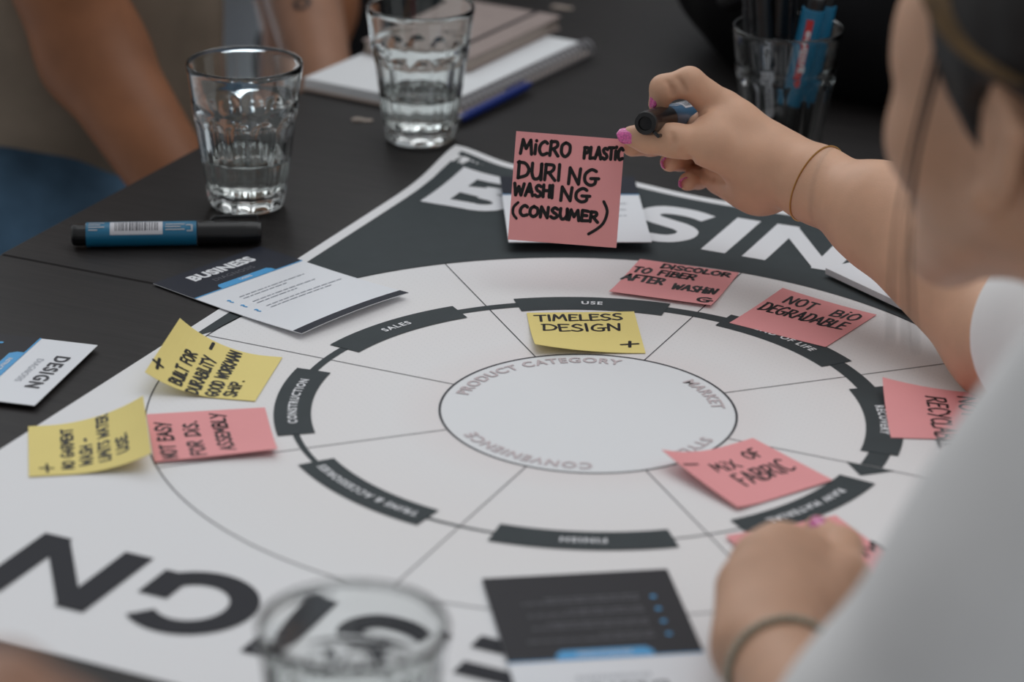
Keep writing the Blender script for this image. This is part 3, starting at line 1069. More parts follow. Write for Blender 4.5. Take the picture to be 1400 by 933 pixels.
MB().bevel_box((0, 0, .012), (.110, .165, .002), .0006).build('front_cover', M_TAUPE, nb)
MB().box((.030, 0, .0133), (.004, .164, .0006)).build('elastic_band', M_DARKB, nb)
slim_pen('blue ballpoint pen lying along the spiral of the notepad', (-.3325, .487, T + .0052), (-.3185, .613, T + .0070), mat('blue_plastic', (.012, .03, .19), .3))

M_SCRAP = mat('scrap', (.50, .42, .36), .6, var=.1, scale=300)


def scrap(label, x, y, rot, s=1.0):
    m = MB(); n = 10
    V = []; F = []
    rg = random.Random(int(x * 1000))
    for i in range(n + 1):
        t = i / n
        for j in range(3):
            V.append(((t - .5) * .017 * s, (j - 1) * .0028 * s * (1 - .5 * abs(t - .5)) + rg.uniform(-.0004, .0004), .0018 + .0016 * math.sin(t * 6) * (1 if j == 1 else .4)))
            V.append((V[-1][0], V[-1][1], .0002))
    for i in range(n):
        for j in range(2):
            a = i * 6 + j * 2
            F += [(a, a + 6, a + 8, a + 2), (a + 1, a + 3, a + 9, a + 7)]
        F += [(i * 6, i * 6 + 1, i * 6 + 7, i * 6 + 6), (i * 6 + 4, i * 6 + 10, i * 6 + 11, i * 6 + 5)]
    F += [(0, 2, 3, 1), (2, 4, 5, 3), (n * 6, n * 6 + 1, n * 6 + 3, n * 6 + 2), (n * 6 + 2, n * 6 + 3, n * 6 + 5, n * 6 + 4)]
    o = m.add(V, F).build('paper_scrap', M_SCRAP, None, loc=(x, y, T))
    o.rotation_euler = (0, 0, rot)
    return tag(o, label, 'scrap', 'small scraps on the table')


scrap('tiny tan scrap on the table between the two water glasses', -.408, .471, .43)
scrap('tiny tan scrap on the bare table behind the notepad', -.4037, .874, .3, 1.2)


# ------------------------------------------------------------------ organic shapes: smooth-blended distance fields turned into meshes
def cap(a, b, r1, r2=None, k=0.006, op=1):
    return ('cap', np.array(a, float), np.array(b, float), r1, r1 if r2 is None else r2, k, op)


def ell(c, axes, radii, k=0.006, op=1):
    """ellipsoid; axes = 3 unit vectors (rows)"""
    return ('ell', np.array(c, float), np.array(axes, float), np.array(radii, float), None, k, op)


EYE3 = np.eye(3)


def sph(c, r, k=0.006, op=1):
    return ell(c, EYE3, (r, r, r), k, op)


def chain(pts, rs, k=0.004):
    return [cap(pts[i], pts[i + 1], rs[i], rs[i + 1], k) for i in range(len(pts) - 1)]


def prim_bounds(p):
    if p[0] == 'cap':
        r = max(p[3], p[4])
        return np.minimum(p[1], p[2]) - r, np.maximum(p[1], p[2]) + r
    e = np.sqrt(((p[2] * p[3][:, None]) ** 2).sum(0))
    return p[1] - e, p[1] + e


def field(prims, h, lo, hi):
    n = np.maximum(2, np.ceil((hi - lo) / h).astype(int) + 1)
    f = np.full(n, 1.0, np.float32)
    ax = [lo[i] + h * np.arange(n[i]) for i in range(3)]
    for p in prims:
        k = p[5]
        b0, b1 = prim_bounds(p)
        m = k + 3 * h
        i0 = np.clip(np.floor((b0 - m - lo) / h).astype(int), 0, n)
        i1 = np.clip(np.ceil((b1 + m - lo) / h).astype(int) + 1, 0, n)
        if (i1 <= i0).any():
            continue
        sl = tuple(slice(i0[i], i1[i]) for i in range(3))
        X, Y, Z = np.meshgrid(*[ax[i][i0[i]:i1[i]].astype(np.float32) for i in range(3)], indexing='ij')
        if p[0] == 'cap':
            a, b = p[1], p[2]; ba = b - a; L = float(ba @ ba) or 1e-12
            t = np.clip(((X - a[0]) * ba[0] + (Y - a[1]) * ba[1] + (Z - a[2]) * ba[2]) / L, 0, 1)
            d = np.sqrt((X - a[0] - t * ba[0]) ** 2 + (Y - a[1] - t * ba[1]) ** 2 + (Z - a[2] - t * ba[2]) ** 2) - (p[3] + (p[4] - p[3]) * t)
        else:
            c, A, r = p[1], p[2], p[3]
            q = [((X - c[0]) * A[i, 0] + (Y - c[1]) * A[i, 1] + (Z - c[2]) * A[i, 2]) for i in range(3)]
            k0 = np.sqrt(sum((q[i] / r[i]) ** 2 for i in range(3)))
            k1 = np.sqrt(sum((q[i] / r[i] ** 2) ** 2 for i in range(3))) + 1e-9
            d = k0 * (k0 - 1) / k1
        g = f[sl]
        if p[6] > 0:
            hh = np.maximum(k - np.abs(g - d), 0) / k
            f[sl] = np.minimum(g, d) - hh * hh * k * 0.25
        else:
            hh = np.maximum(k - np.abs(g + d), 0) / k
            f[sl] = np.maximum(g, -d) + hh * hh * k * 0.25
    return f


def surface_nets(f, h, lo):
    s = f < 0
    c = s[:-1, :-1, :-1].astype(np.int8)
    cnt = np.zeros(np.array(f.shape) - 1, np.int8)
    for dx in (0, 1):
        for dy in (0, 1):
            for dz in (0, 1):
                cnt += s[dx:f.shape[0] - 1 + dx, dy:f.shape[1] - 1 + dy, dz:f.shape[2] - 1 + dz]
    I, J, K = np.nonzero((cnt > 0) & (cnt < 8))
    idx = np.full(cnt.shape, -1, np.int32)
    idx[I, J, K] = np.arange(len(I))
    corners = [(dx, dy, dz) for dx in (0, 1) for dy in (0, 1) for dz in (0, 1)]
    vals = {q: f[I + q[0], J + q[1], K + q[2]] for q in corners}
    acc = np.zeros((len(I), 3)); wt = np.zeros(len(I))
    for q in corners:
        for a in range(3):
            if q[a] == 0:
                w = list(q); w[a] = 1; w = tuple(w)
                v0, v1 = vals[q], vals[w]
                m = (v0 < 0) != (v1 < 0)
                t = np.where(m, v0 / np.where(m, v0 - v1, 1), 0)
                P = np.tile(np.array(q, float), (len(I), 1)); P[:, a] += t
                acc += P * m[:, None]; wt += m
    V = (np.stack([I, J, K], 1) + acc / wt[:, None]) * h + lo
    quads = []
    for a in range(3):
        b, c_ = (a + 1) % 3, (a + 2) % 3
        s0 = [slice(None)] * 3; s1 = [slice(None)] * 3
        s0[a] = slice(0, -1); s1[a] = slice(1, None)
        A, B = s[tuple(s0)], s[tuple(s1)]
        e = np.stack(np.nonzero(A != B), 1)
        ok = (e[:, b] > 0) & (e[:, c_] > 0) & (e[:, b] < f.shape[b] - 1) & (e[:, c_] < f.shape[c_] - 1)
        e = e[ok]
        ins = A[tuple(e.T)]
        q = []
        for db, dc in ((-1, -1), (0, -1), (0, 0), (-1, 0)):
            g = e.copy(); g[:, b] += db; g[:, c_] += dc
            q.append(idx[g[:, 0], g[:, 1], g[:, 2]])
        q = np.stack(q, 1)
        q[~ins] = q[~ins][:, ::-1]
        quads.append(q)
    Q = np.concatenate(quads)
    Q = Q[(Q >= 0).all(1)]
    return V, Q


def smooth_mesh(V, Q, it=2, lam=0.5):
    for _ in range(it):
        acc = np.zeros_like(V); n = np.zeros(len(V))
        for i in range(4):
            a, b = Q[:, i], Q[:, (i + 1) % 4]
            for k in range(3):
                acc[:, k] += np.bincount(a, V[b, k], len(V)) + np.bincount(b, V[a, k], len(V))
            n += np.bincount(a, minlength=len(V)) + np.bincount(b, minlength=len(V))
        V = V + lam * (acc / np.maximum(n, 1)[:, None] - V)
    return V


def vnoise(P, scale, seed=0):
    """cheap smooth noise from a few sine waves, vectorised"""
    r = np.random.default_rng(seed)
    out = np.zeros(len(P))
    for o in range(6):
        d = r.normal(size=3); d /= np.linalg.norm(d)
        out += np.sin(P @ d * scale * (1 + 0.5 * o) + r.uniform(0, 6)) / (1 + 0.4 * o)
    return out / 2.5


def vnormals(V, Q):
    n = np.cross(V[Q[:, 2]] - V[Q[:, 0]], V[Q[:, 3]] - V[Q[:, 1]])
    N = np.zeros_like(V)
    for i in range(4):
        for k in range(3):
            N[:, k] += np.bincount(Q[:, i], n[:, k], len(V))
    return N / (np.linalg.norm(N, axis=1)[:, None] + 1e-12)


def organic(name, prims, h, material, parent, smooth=1, fine=(), folds=None, zmin=None):
    """mesh of the blended shape; fine = list of (lo, hi, h) boxes meshed more finely"""
    B = [prim_bounds(p) for p in prims if p[6] > 0]
    lo = np.min([b[0] for b in B], 0) - 3 * h - 0.01; hi = np.max([b[1] for b in B], 0) + 3 * h + 0.01
    V, Q = surface_nets(field(prims, h, lo, hi), h, lo)
    V = smooth_mesh(V, Q, smooth)
    if folds is not None:
        amp, sc, sd = folds
        N = vnormals(V, Q)
        V = V + N * (amp * vnoise(V * np.array([1, 1, 0.45]), sc, sd))[:, None]
    parts = [(V, Q)]
    for flo, fhi, fh in fine:
        flo, fhi = np.array(flo, float), np.array(fhi, float)
        V, Q = parts[0]
        C = V[Q].mean(1)
        inside = ((C > flo + 1.2 * h) & (C < fhi - 1.2 * h)).all(1)
        parts[0] = (V, Q[~inside])
        v, q = surface_nets(field(prims, fh, flo, fhi), fh, flo)
        parts.append((smooth_mesh(v, q, 1, 0.35), q))
    VV = []; QQ = []; o = 0
    for V, Q in parts:
        used = np.unique(Q); mp = np.full(len(V), -1); mp[used] = np.arange(len(used))
        VV.append(V[used]); QQ.append(mp[Q] + o); o += len(used)
    V = np.concatenate(VV); Q = np.concatenate(QQ)
    if zmin is not None:
        V[:, 2] = np.maximum(V[:, 2], zmin)
    if parent is not None:
        V = V - np.array(parent.location)
    me = bpy.data.meshes.new(name)
    me.vertices.add(len(V)); me.vertices.foreach_set('co', V.astype(np.float32).ravel())
    me.loops.add(Q.size); me.loops.foreach_set('vertex_index', Q.astype(np.int32).ravel())
    me.polygons.add(len(Q))
    me.polygons.foreach_set('loop_start', np.arange(0, Q.size, 4, dtype=np.int32))
    me.polygons.foreach_set('loop_total', np.full(len(Q), 4, np.int32))
    me.update(calc_edges=True); me.validate()
    me.polygons.foreach_set('use_smooth', np.ones(len(me.polygons), bool))
    me.materials.append(material)
    ob = bpy.data.objects.new(name, me); COL.objects.link(ob)
    if parent is not None:
        ob.parent = parent
    return ob


def unit(v):
    v = np.array(v, float); return v / np.linalg.norm(v)


def frame(fwd, up=(0, 0, 1)):
    """forward, left, up"""
    f = unit(fwd); l = unit(np.cross(up, f)); return f, l, np.cross(f, l)


def head_prims(c, fwd, up=(0, 0, 1), s=1.0, ear=True):
    """head about 0.225 m tall; c = middle of the head at ear height"""
    f, l, u = frame(fwd, up)
    A = np.stack([f, l, u])
    def P(a, b, d): return np.array(c) + s * (a * f + b * l + d * u)
    R = lambda *r: tuple(s * x for x in r)
    pr = [ell(P(-.012, 0, .040), A, R(.094, .074, .082), .01),
          ell(P(.035, 0, -.022), A, R(.058, .056, .070), .03),
          ell(P(.058, 0, .035), A, R(.040, .055, .045), .03)]
    for q in (-1, 1):
        pr += [sph(P(.058, .040 * q, -.018), .024 * s, .022), cap(P(-.003, .057 * q, -.036), P(.068, .018 * q, -.088), .014 * s, .015 * s, .025),
               cap(P(.088, .012 * q, .024), P(.070, .046 * q, .022), .007 * s, .006 * s, .012)]
    pr += [sph(P(.079, 0, -.091), .016 * s, .02), cap(P(.090, 0, .010), P(.110, 0, -.030), .0065 * s, .0095 * s, .012)]
    for q in (-1, 1):
        pr += [sph(P(.098, .011 * q, -.034), .007 * s, .008), ell(P(.098, .033 * q, .006), A, R(.014, .017, .011), .014, -1),
               sph(P(.076, .032 * q, .005), .0118 * s, .003)]
    pr += [cap(P(.076, -.020, -.062), P(.084, 0, -.059), .0055 * s, .0065 * s, .008), cap(P(.084, 0, -.059), P(.076, .020, -.062), .0065 * s, .0055 * s, .008),
           cap(P(.074, -.017, -.070), P(.081, 0, -.071), .006 * s, .007 * s, .008), cap(P(.081, 0, -.071), P(.074, .017, -.070), .007 * s, .006 * s, .008)]
    if ear:
        for q in (-1, 1):
            B = np.stack([unit(f - .45 * q * l + .2 * u), unit(q * l + .45 * f), unit(u - .2 * f)])
            pr += [ell(P(-.012, .074 * q, .0), B, R(.018, .0060, .031), .006), sph(P(-.004, .075 * q, -.028), .0085 * s, .006),
                   ell(P(-.006, .085 * q, .0), B, R(.011, .011, .019), .004, -1),
                   cap(P(-.024, .083 * q, -.014), P(-.030, .085 * q, .014), .0042 * s, .0048 * s, .004), cap(P(-.030, .085 * q, .014), P(-.012, .079 * q, .031), .0048 * s, .004 * s, .004)]
    return pr, P, A


def simple_hand(w, d, n, side, curl=0.5, s=1.0):
    """relaxed hand: w wrist, d pointing direction, n back-of-hand normal, side +1 when the thumb lies along n x d"""
    d = unit(d); n = unit(np.array(n) - np.dot(n, d) * d); t = np.cross(n, d) * side
    w = np.array(w, float)
    def P(a, b, c): return w + s * (a * d + b * t + c * n)
    pr = [cap(P(0, .008, 0), P(.075, .024, 0), .017 * s, .012 * s, .012), cap(P(0, -.008, 0), P(.070, -.026, -.002), .017 * s, .011 * s, .012),
          cap(P(.02, 0, 0), P(.078, 0, .002), .016 * s, .0125 * s, .012), cap(P(.012, .02, -.006), P(.048, .040, -.016), .015 * s, .012 * s, .012)]
    tips = []
    for i, (b, L, r) in enumerate(((.026, .070, .0085), (.009, .078, .0088), (-.009, .072, .0084), (-.026, .056, .0072))):
        ang = 0.25 + curl * (0.9 + 0.12 * i)
        p = np.array([.080 - .004 * abs(i - 1), b, .0]); pts = [P(*p)]
        a = ang * .6
        for fr in (.46, .30, .24):
            p = p + np.array([math.cos(a) * L * fr, b * .05, -math.sin(a) * L * fr]); pts.append(P(*p)); a += ang
        pr += chain(pts, [r * s * 1.1, r * s, r * s * .95, r * s * .82], .004)
        tips.append(pts[-1])
    pts = [P(.048, .040, -.016), P(.078, .052, -.026), P(.102, .050, -.034)]
    pr += chain(pts, [.0115 * s, .010 * s, .0082 * s], .006)
    return pr


# ------------------------------------------------------------------ the woman on the right
M_SKIN = mat('light_skin', (0.67, 0.395, 0.262), 0.5, var=0.06, scale=45, bump=0.12, bump_scale=900, sss=0.12, spec=0.35)
M_SKINB = mat('brown_skin', (0.27, 0.105, 0.045), 0.5, var=0.12, scale=25, spec=0.35)
M_SKINC = mat('tan_skin', (0.36, 0.185, 0.115), 0.5, var=0.12, scale=25, spec=0.35)
M_SHIRT = mat('white_cotton', (0.86, 0.855, 0.85), 0.9, var=0.02, scale=30, bump=0.1, bump_scale=900, spec=0.15)
M_HAIR = mat('dark_brown_hair', (0.012, 0.009, 0.008), 0.45, var=0.3, scale=80, spec=0.4)
M_LOCK = mat('golden_brown_hair', (0.13, 0.072, 0.022), 0.45, var=0.3, scale=80, spec=0.4)
M_NAIL = mat('pink_glitter_polish', (0.74, 0.13, 0.40), 0.25, var=0.35, scale=900, spec=0.6, coat=0.6)
M_GOLD = mat('gold_chain', (0.55, 0.30, 0.10), 0.3, metal=0.9)
M_SILVER = mat('beaded_metal', (0.45, 0.44, 0.36), 0.35, metal=0.7, var=0.3, scale=700)
M_DENIM = mat('blue_denim', (0.065, 0.12, 0.185), 0.9, var=0.65, scale=9, bump=0.2, bump_scale=700, spec=0.1)
M_BEIGE = mat('beige_knit', (0.235, 0.185, 0.14), 0.9, var=0.15, scale=16, bump=0.2, bump_scale=500, spec=0.1)
M_BLACKC = mat('black_cloth', (0.007, 0.007, 0.008), 0.85, var=0.3, scale=12, spec=0.15)
M_SHOE = mat('shoe_leather', (0.03, 0.03, 0.03), 0.5)

RV = np.array([0.90797095, 0.41865858, 0.01771272]); UV_ = np.array([-0.17252472, 0.33497506, 0.92629743]); FV = np.array([-0.38186905, 0.84410704, -0.37637658])
TZ = np.array([0, 0, T])

# right hand: local millimetre frame at the wrist (side, up, away)
WR = np.array([0.0231, 0.2635, 0.0903]) + TZ


def rh(px, py, d):
    return WR + ((px - 1050) * RV - (py - 228) * UV_) / 1953.0 + d / 1000.0 * FV


ELR = np.array([0.2275, 0.1580, 0.0330]) + TZ          # right elbow
bra = rh(1107, 255, -16)
hand_r = []
hand_r += [cap(ELR, rh(1185, 302, -60), .036, .0335, .02), cap(rh(1185, 302, -60), bra, .0320, .0228, .02), cap(bra, rh(1052, 229, 2), .0228, .0212, .02),
           cap(rh(1120, 250, -2), rh(1050, 215, 14), .018, .0165, .015)]
# palm and back of the hand
hand_r += [cap(rh(1052, 222, 4), rh(985, 150, 10), .0215, .0135, .016), cap(rh(1050, 226, 16), rh(984, 152, 30), .020, .012, .016),
           cap(rh(1050, 236, 24), rh(992, 166, 48), .019, .012, .016), cap(rh(1048, 246, 26), rh(1004, 190, 60), .0195, .012, .016),
           cap(rh(1032, 256, 12), rh(992, 235, 36), .0185, .0165, .014),
           cap(rh(1030, 226, -4), rh(968, 204, -13), .0205, .0145, .014), cap(rh(1000, 175, 2), rh(972, 180, -4), .016, .014, .014)]
# thumb
hand_r += chain([rh(968, 203, -13), rh(915, 196, -14), rh(882, 192, -9), rh(859, 189, -7)], [.0142, .0108, .0098, .0072], .007)
# index over the pen, middle behind the note, ring and little finger curled underneath
hand_r += chain([rh(985, 150, 9), rh(938, 115, -4), rh(903, 123, -1), rh(897, 143, 6)], [.0130, .0104, .0092, .0072], .004)
hand_r += chain([rh(984, 156, 30), rh(930, 190, 50), rh(888, 194, 30), rh(861, 201, 9)], [.0118, .0098, .0086, .0072], .004)
hand_r += chain([rh(992, 168, 48), rh(950, 196, 64), rh(930, 213, 46), rh(914, 221, 20)], [.0112, .0094, .0085, .0070], .004)
hand_r += chain([rh(1004, 192, 60), rh(975, 222, 70), rh(958, 239, 52), rh(940, 247, 30)], [.0105, .0086, .0078, .0066], .004)

def dist(prims, P):
    d = 1.0
    for p in prims:
        if p[0] == 'cap':
            ba = p[2] - p[1]; t = min(1, max(0, (P - p[1]) @ ba / (ba @ ba)))
            v = np.linalg.norm(P - p[1] - t * ba) - (p[3] + (p[4] - p[3]) * t)
        else:
            q = p[2] @ (P - p[1]); k0 = np.linalg.norm(q / p[3]); v = k0 * (k0 - 1) / (np.linalg.norm(q / p[3] ** 2) + 1e-9)
        h_ = max(p[5] - abs(d - v), 0) / p[5]
        d = min(d, v) - h_ * h_ * p[5] * .25
    return d



def skin_at(px, py, prims):
    """point of the hand's near side"""
    r0 = -60.0
    while r0 < 80 and dist(prims, rh(px, py, r0)) > 0: r0 += .5
    return rh(px, py, r0)


def crease(pts, r=.0011, k=.0035):
    Q_ = [skin_at(px, py, hand_r) for px, py in pts]
    return [cap(Q_[i], Q_[i + 1], r, r, k, -1) for i in range(len(Q_) - 1)]


cre = crease([(926, 212), (938, 222), (954, 233), (972, 243), (986, 249)]) + crease([(922, 112), (927, 120), (931, 128)], .0009, .003) + crease([(908, 117), (913, 126), (914, 132)], .0009, .003) + crease([(912, 190), (914, 198), (912, 206)], .0007, .003) + crease([(935, 165), (948, 163), (957, 158)], .0009, .003)
hand_r += cre

# left hand: loose fist resting on the poster
def tp(x, y, z): return np.array([x, y, z]) + TZ


WL = tp(.227, -.294, .028)
mcp = [tp(.1985, -.262, .040), tp(.2005, -.2445, .049), tp(.2085, -.2310, .053), tp(.2210, -.2200, .046)]      # little .. index
dL = unit(np.array([-.30, .95, 0]))
side = np.array([.95, .30, 0])
hand_l = [cap(WL + side * -.010, mcp[0], .0185, .0125, .014), cap(WL + side * -.004, mcp[1], .0185, .0135, .014), cap(WL + side * .004, mcp[2], .0185, .0135, .014), cap(WL + side * .010, mcp[3], .0185, .013, .014)]
for i, m_ in enumerate(mcp):
    L = (.027, .034, .037, .034)[i]; r = (.0088, .0098, .0102, .0100)[i]
    p1 = m_ + dL * L * .85 + np.array([0, 0, -.020]); p2 = p1 + dL * .002 + np.array([0, 0, -.016]); p3 = p2 - dL * .015 + np.array([0, 0, -.006])
    p2[2] = max(p2[2], T + .012); p3[2] = max(p3[2], T + .009)
    hand_l += chain([m_, p1, p2, p3], [r * 1.2, r, r * .92, r * .8], .004)
th = [tp(.2365, -.2540, .032), tp(.2400, -.2190, .036), tp(.2275, -.1830, .035), tp(.2055, -.1560, .030)]
hand_l += chain(th, [.0165, .0135, .0108, .0078], .008)

HC = np.array([.338, -.2065, .304]) + TZ
GF = unit((-.90, .40, -.03))
hp, HP, HA = head_prims(HC, GF, (0, 0, 1), 0.96)
SL, SR = tp(.459, -.447, .283), tp(.460, -.075, .175)
ELL = tp(.340, -.470, .045)
C7 = tp(.470, -.255, .200)
PEL = tp(.660, -.270, -.20)
body = hp + [cap(HP(-.035, 0, -.045), C7, .052, .058, .03), cap(C7 + np.array([.02, 0, -.03]), PEL, .075, .11, .04), cap(SL, SR, .05, .05, .05)]
body += [cap(SL, ELL, .045, .040, .02), cap(ELL, WL, .038, .0245, .02), cap(SR, ELR, .044, .038, .02)]
woman = thing('person', 'woman in a loose white shirt leaning over the poster, holding up a pink note', 'person', (0.66, -0.27, 0))
lo_r = rh(1010, 190, 20) - np.array([.155, .09, .085]); hi_r = rh(1010, 190, 20) + np.array([.075, .085, .085])
organic('body', body + hand_r + hand_l, 0.003, M_SKIN, woman, 1,
        fine=[(lo_r, hi_r, 0.0012), (np.array([.150, -.32, T - .002]), np.array([.280, -.125, T + .085]), 0.0016), (HC - np.array([.15, .10, .06]), HC + np.array([.05, .10, .06]), 0.0018)])

# nails
def nail(c, along, normal, parent, s=1.0, L=.0125, W_=.0095):
    c = np.array(c); a = unit(along); n = unit(np.array(normal) - np.dot(normal, a) * a); b = np.cross(n, a)
    V = []; F = []; nu, nv = 10, 8
    for i in range(nu + 1):
        u = i / nu * 2 - 1
        for j in range(nv + 1):
            v = j / nv * 2 - 1
            w = math.sqrt(max(0, 1 - abs(u) ** 3)) if True else 1
            x = u * L / 2 * s; y = v * W_ / 2 * s * w
            z = -(y ** 2) / (W_ * .85 * s) - (u * .5 + .2) ** 2 * .0006
            p = c + a * x + b * y + n * (z + .0003)
            V.append(p - np.array(parent.location))
    for i in range(nu):
        for j in range(nv):
            k = i * (nv + 1) + j
            F.append((k, k + nv + 1, k + nv + 2, k + 1))
    K = len(V)
    V += [v - n * .0012 for v in V]
    F += [tuple(K + q for q in reversed(f)) for f in F]
    rim = [j for j in range(nv + 1)] + [i * (nv + 1) + nv for i in range(1, nu + 1)] + [nu * (nv + 1) + j for j in range(nv - 1, -1, -1)] + [i * (nv + 1) for i in range(nu - 1, 0, -1)]
    for q in range(len(rim)):
        a_, b_ = rim[q], rim[(q + 1) % len(rim)]
        F.append((a_, b_, K + b_, K + a_))
    return MB().add(V, F).build('fingernail', M_NAIL, parent, smooth=True)


def on_skin(c, n, prims, off=.0002):
    n = unit(n); c = np.array(c); r0, r1 = 0.0, .3
    for _ in range(26):
        r = (r0 + r1) / 2
        if dist(prims, c + n * r) < off: r0 = r
        else: r1 = r
    return c + n * r0


nail(rh(852, 187, -13.5), rh(838, 187, -9) - rh(865, 188, -13), -FV * .93 + UV_ * .30 - RV * .2, woman, 1.0, .0150, .0118)
nail(rh(893, 139, 0) - RV * .004, rh(896, 148, 4) - rh(898, 130, -1), -RV * .95 - FV * .3, woman, 1, .011, .009)
nN = -RV * .62 - FV * .78
nail(on_skin(rh(915, 220, 22), nN, hand_r, .0005), rh(914, 221, 20) - rh(930, 213, 46), nN, woman, 1, .0125, .0095)
nail(on_skin(rh(942, 246, 33), nN, hand_r, .0005), rh(940, 247, 30) - rh(958, 239, 52), nN, woman, 1, .011, .0085)
nail(on_skin(th[3] + (th[2] - th[3]) * .12, (-.1, -.55, 1), hand_l, .0006), th[3] - th[2], np.array([-.1, -.55, 1]), woman, 1, .0135, .0105)

# chain bracelet on the right wrist, beaded one on the left
def wrap(c, ax, prims, n, gap, ref=(0, 0, 1)):
    """points of a loop lying on the skin round c, perpendicular to ax"""
    ax = unit(ax); a = unit(np.cross(ax, ref)); b = np.cross(ax, a)
    out = []
    for t in np.linspace(0, 2 * math.pi, n, endpoint=False):
        d = math.cos(t) * a + math.sin(t) * b
        r0, r1 = 0.005, 0.07
        for _ in range(18):
            r = (r0 + r1) / 2
            if dist(prims, np.array(c) + d * r) < gap: r0 = r
            else: r1 = r
        out.append(np.array(c) + d * r0)
    return out


axr = unit(rh(1052, 229, 2) - bra)
m = MB()
for p in wrap(bra, axr + .10 * UV_, hand_r, 190, .0005):
    p = p - np.array(woman.location)
    m.lathe([(.0003, -.0007), (.0007, 0), (.0003, .0007)], 5, p)
m.build('chain_bracelet', M_GOLD, woman)['kind'] = 'stuff'
wl2 = WL + (ELL - WL) * .14
m = MB()
for p in wrap(wl2, ELL - WL, body[-3:] + hand_l, 44, .0018):
    p = p - np.array(woman.location)
    m.lathe([(.0006, -.0024), (.0020, -.0014), (.0024, 0), (.0020, .0014), (.0006, .0024)], 8, p)
m.build('bead_bracelet', M_SILVER, woman)['kind'] = 'stuff'

# the marker in her right hand
marker('blue marker with black cap held between finger and thumb above the pink note',
       frame_from(Vector(rh(970, 136, 97)), Vector(rh(874, 176, -32)), UV_), r=.0090, bar_ang=75, clip_ang=-50, logo=False, body=mat('marker_blue', (.05, .14, .26), .35))

# shirt, hair, trousers
slv_r = SR + (ELR - SR) * .80
shirt = [cap(C7 + np.array([0, 0, -.03]), PEL, .115, .150, .06), cap(SL + np.array([.01, .03, -.03]), SR + np.array([.01, -.03, -.02]), .062, .058, .05), cap(SL, SL + (ELL - SL) * .86, .068, .066, .04),
         cap(SR, slv_r, .064, .060, .03), cap(SL + (ELL - SL) * .86, ELL + np.array([.01, -.01, -.005]), .066, .058, .03)]
organic('shirt', shirt, .005, M_SHIRT, woman, 2, folds=(.008, 26, 3))
hair = [ell(HP(-.020, 0, .046), HA, (.097, .083, .088), .01), ell(HP(-.060, 0, .0), HA, (.058, .066, .075), .03)]
hair += [ell(HP(.105, 0, -.045), HA, (.098, .14, .125), .012, -1), ell(HP(-.014, .088, -.006), HA, (.030, .026, .040), .008, -1), ell(HP(-.014, -.088, -.006), HA, (.030, .026, .040), .008, -1)]
hair += [cap(HP(-.105, 0, .03), HP(-.135, 0, .0), .030, .028, .02), cap(HP(-.135, 0, .0), HP(-.125, 0, -.10), .026, .012, .02)]
organic('hair', hair, .0035, M_HAIR, woman, 1, folds=(.0012, 190, 8))
WLc = np.array(woman.location)
def strand(name, pts, r, material):
    P2 = []
    P3 = [np.array(p) for p in pts]
    P3 = [P3[0]] + P3 + [P3[-1]]
    for i in range(1, len(P3) - 2):
        for k in range(6):
            t = k / 6
            a, b, c, e = P3[i - 1], P3[i], P3[i + 1], P3[i + 2]
            P2.append(0.5 * (2 * b + (c - a) * t + (2 * a - 5 * b + 4 * c - e) * t * t + (3 * b - a - 3 * c + e) * t ** 3) - WLc)
    P2.append(P3[-1] - WLc)
    n = len(P2)
    return MB().tube(P2, [r * (1 - .6 * i / n) for i in range(n)], 6).build(name, material, woman, smooth=True)


for q, (dx, dy) in enumerate(((0, 0), (.003, .002), (-.003, .003))):
    strand('loose_strand', [HP(.030 + dx, .072, .045), HP(.036 + dx, .079 + dy, -.01), HP(.040 + dx * 2, .080 + dy, -.06), HP(.038 + dx * 3, .078 + dy, -.115)], .0009, M_HAIR)
for q in range(5):
    o_ = q * .0035
    strand('hair_lock', [HP(.066 - o_, .050, .088), HP(.046 - o_, .071, .070), HP(.014 - o_, .084, .050), HP(-.02 - o_, .087, .040)], .0026, M_LOCK)

HIPS = (tp(.66, -.36, -.20), tp(.66, -.18, -.20))
tr = [cap(PEL, PEL + np.array([0, .0, .06]), .14, .12, .05)]
for hpnt, yk in ((HIPS[0], -.44), (HIPS[1], -.12)):
    kn = np.array([.34, yk, .50]); an = np.array([.37, yk, .10])
    tr += [cap(hpnt, kn, .088, .066, .05), cap(kn, an, .064, .052, .03)]
organic('trousers', tr, .007, M_DENIM, woman, 2, folds=(.004, 30, 5))
for yk in (-.44, -.12):
    organic('shoe', [cap((.38, yk, .05), (.26, yk, .034), .042, .032, .03)], .006, M_SHOE, woman, 2, zmin=.0)

# ------------------------------------------------------------------ chairs
M_CHAIR = mat('white_shell_plastic', (.55, .57, .60), .45)


def chair(label, x, y, rot, h=.43):
    o = thing('chair', label, 'chair', (x, y, 0), rot, 'shell chairs at the tables')
    organic_seat = [ell((0, 0, h - .012), EYE3, (.22, .21, .020), .01)]
    s = organic('seat', organic_seat, .007, M_CHAIR, None, 1); s.parent = o
    b = organic('backrest', [ell((-.235, 0, h + .20), EYE3, (.024, .20, .15), .01), cap((-.215, -.10, h), (-.235, -.10, h + .12), .014, .014, .02), cap((-.215, .10, h), (-.235, .10, h + .12), .014, .014, .02)], .007, M_CHAIR, None, 1); b.parent = o
    for sx in (-1, 1):
        for sy in (-1, 1):
            MB().tube([(sx * .14, sy * .14, h - .02), (sx * .20, sy * .19, 0)], [.012, .010], 10).build('leg', M_STEEL, o)
    return o


chair('white shell chair under the woman in the white shirt', .68, -.27, math.pi, .395)


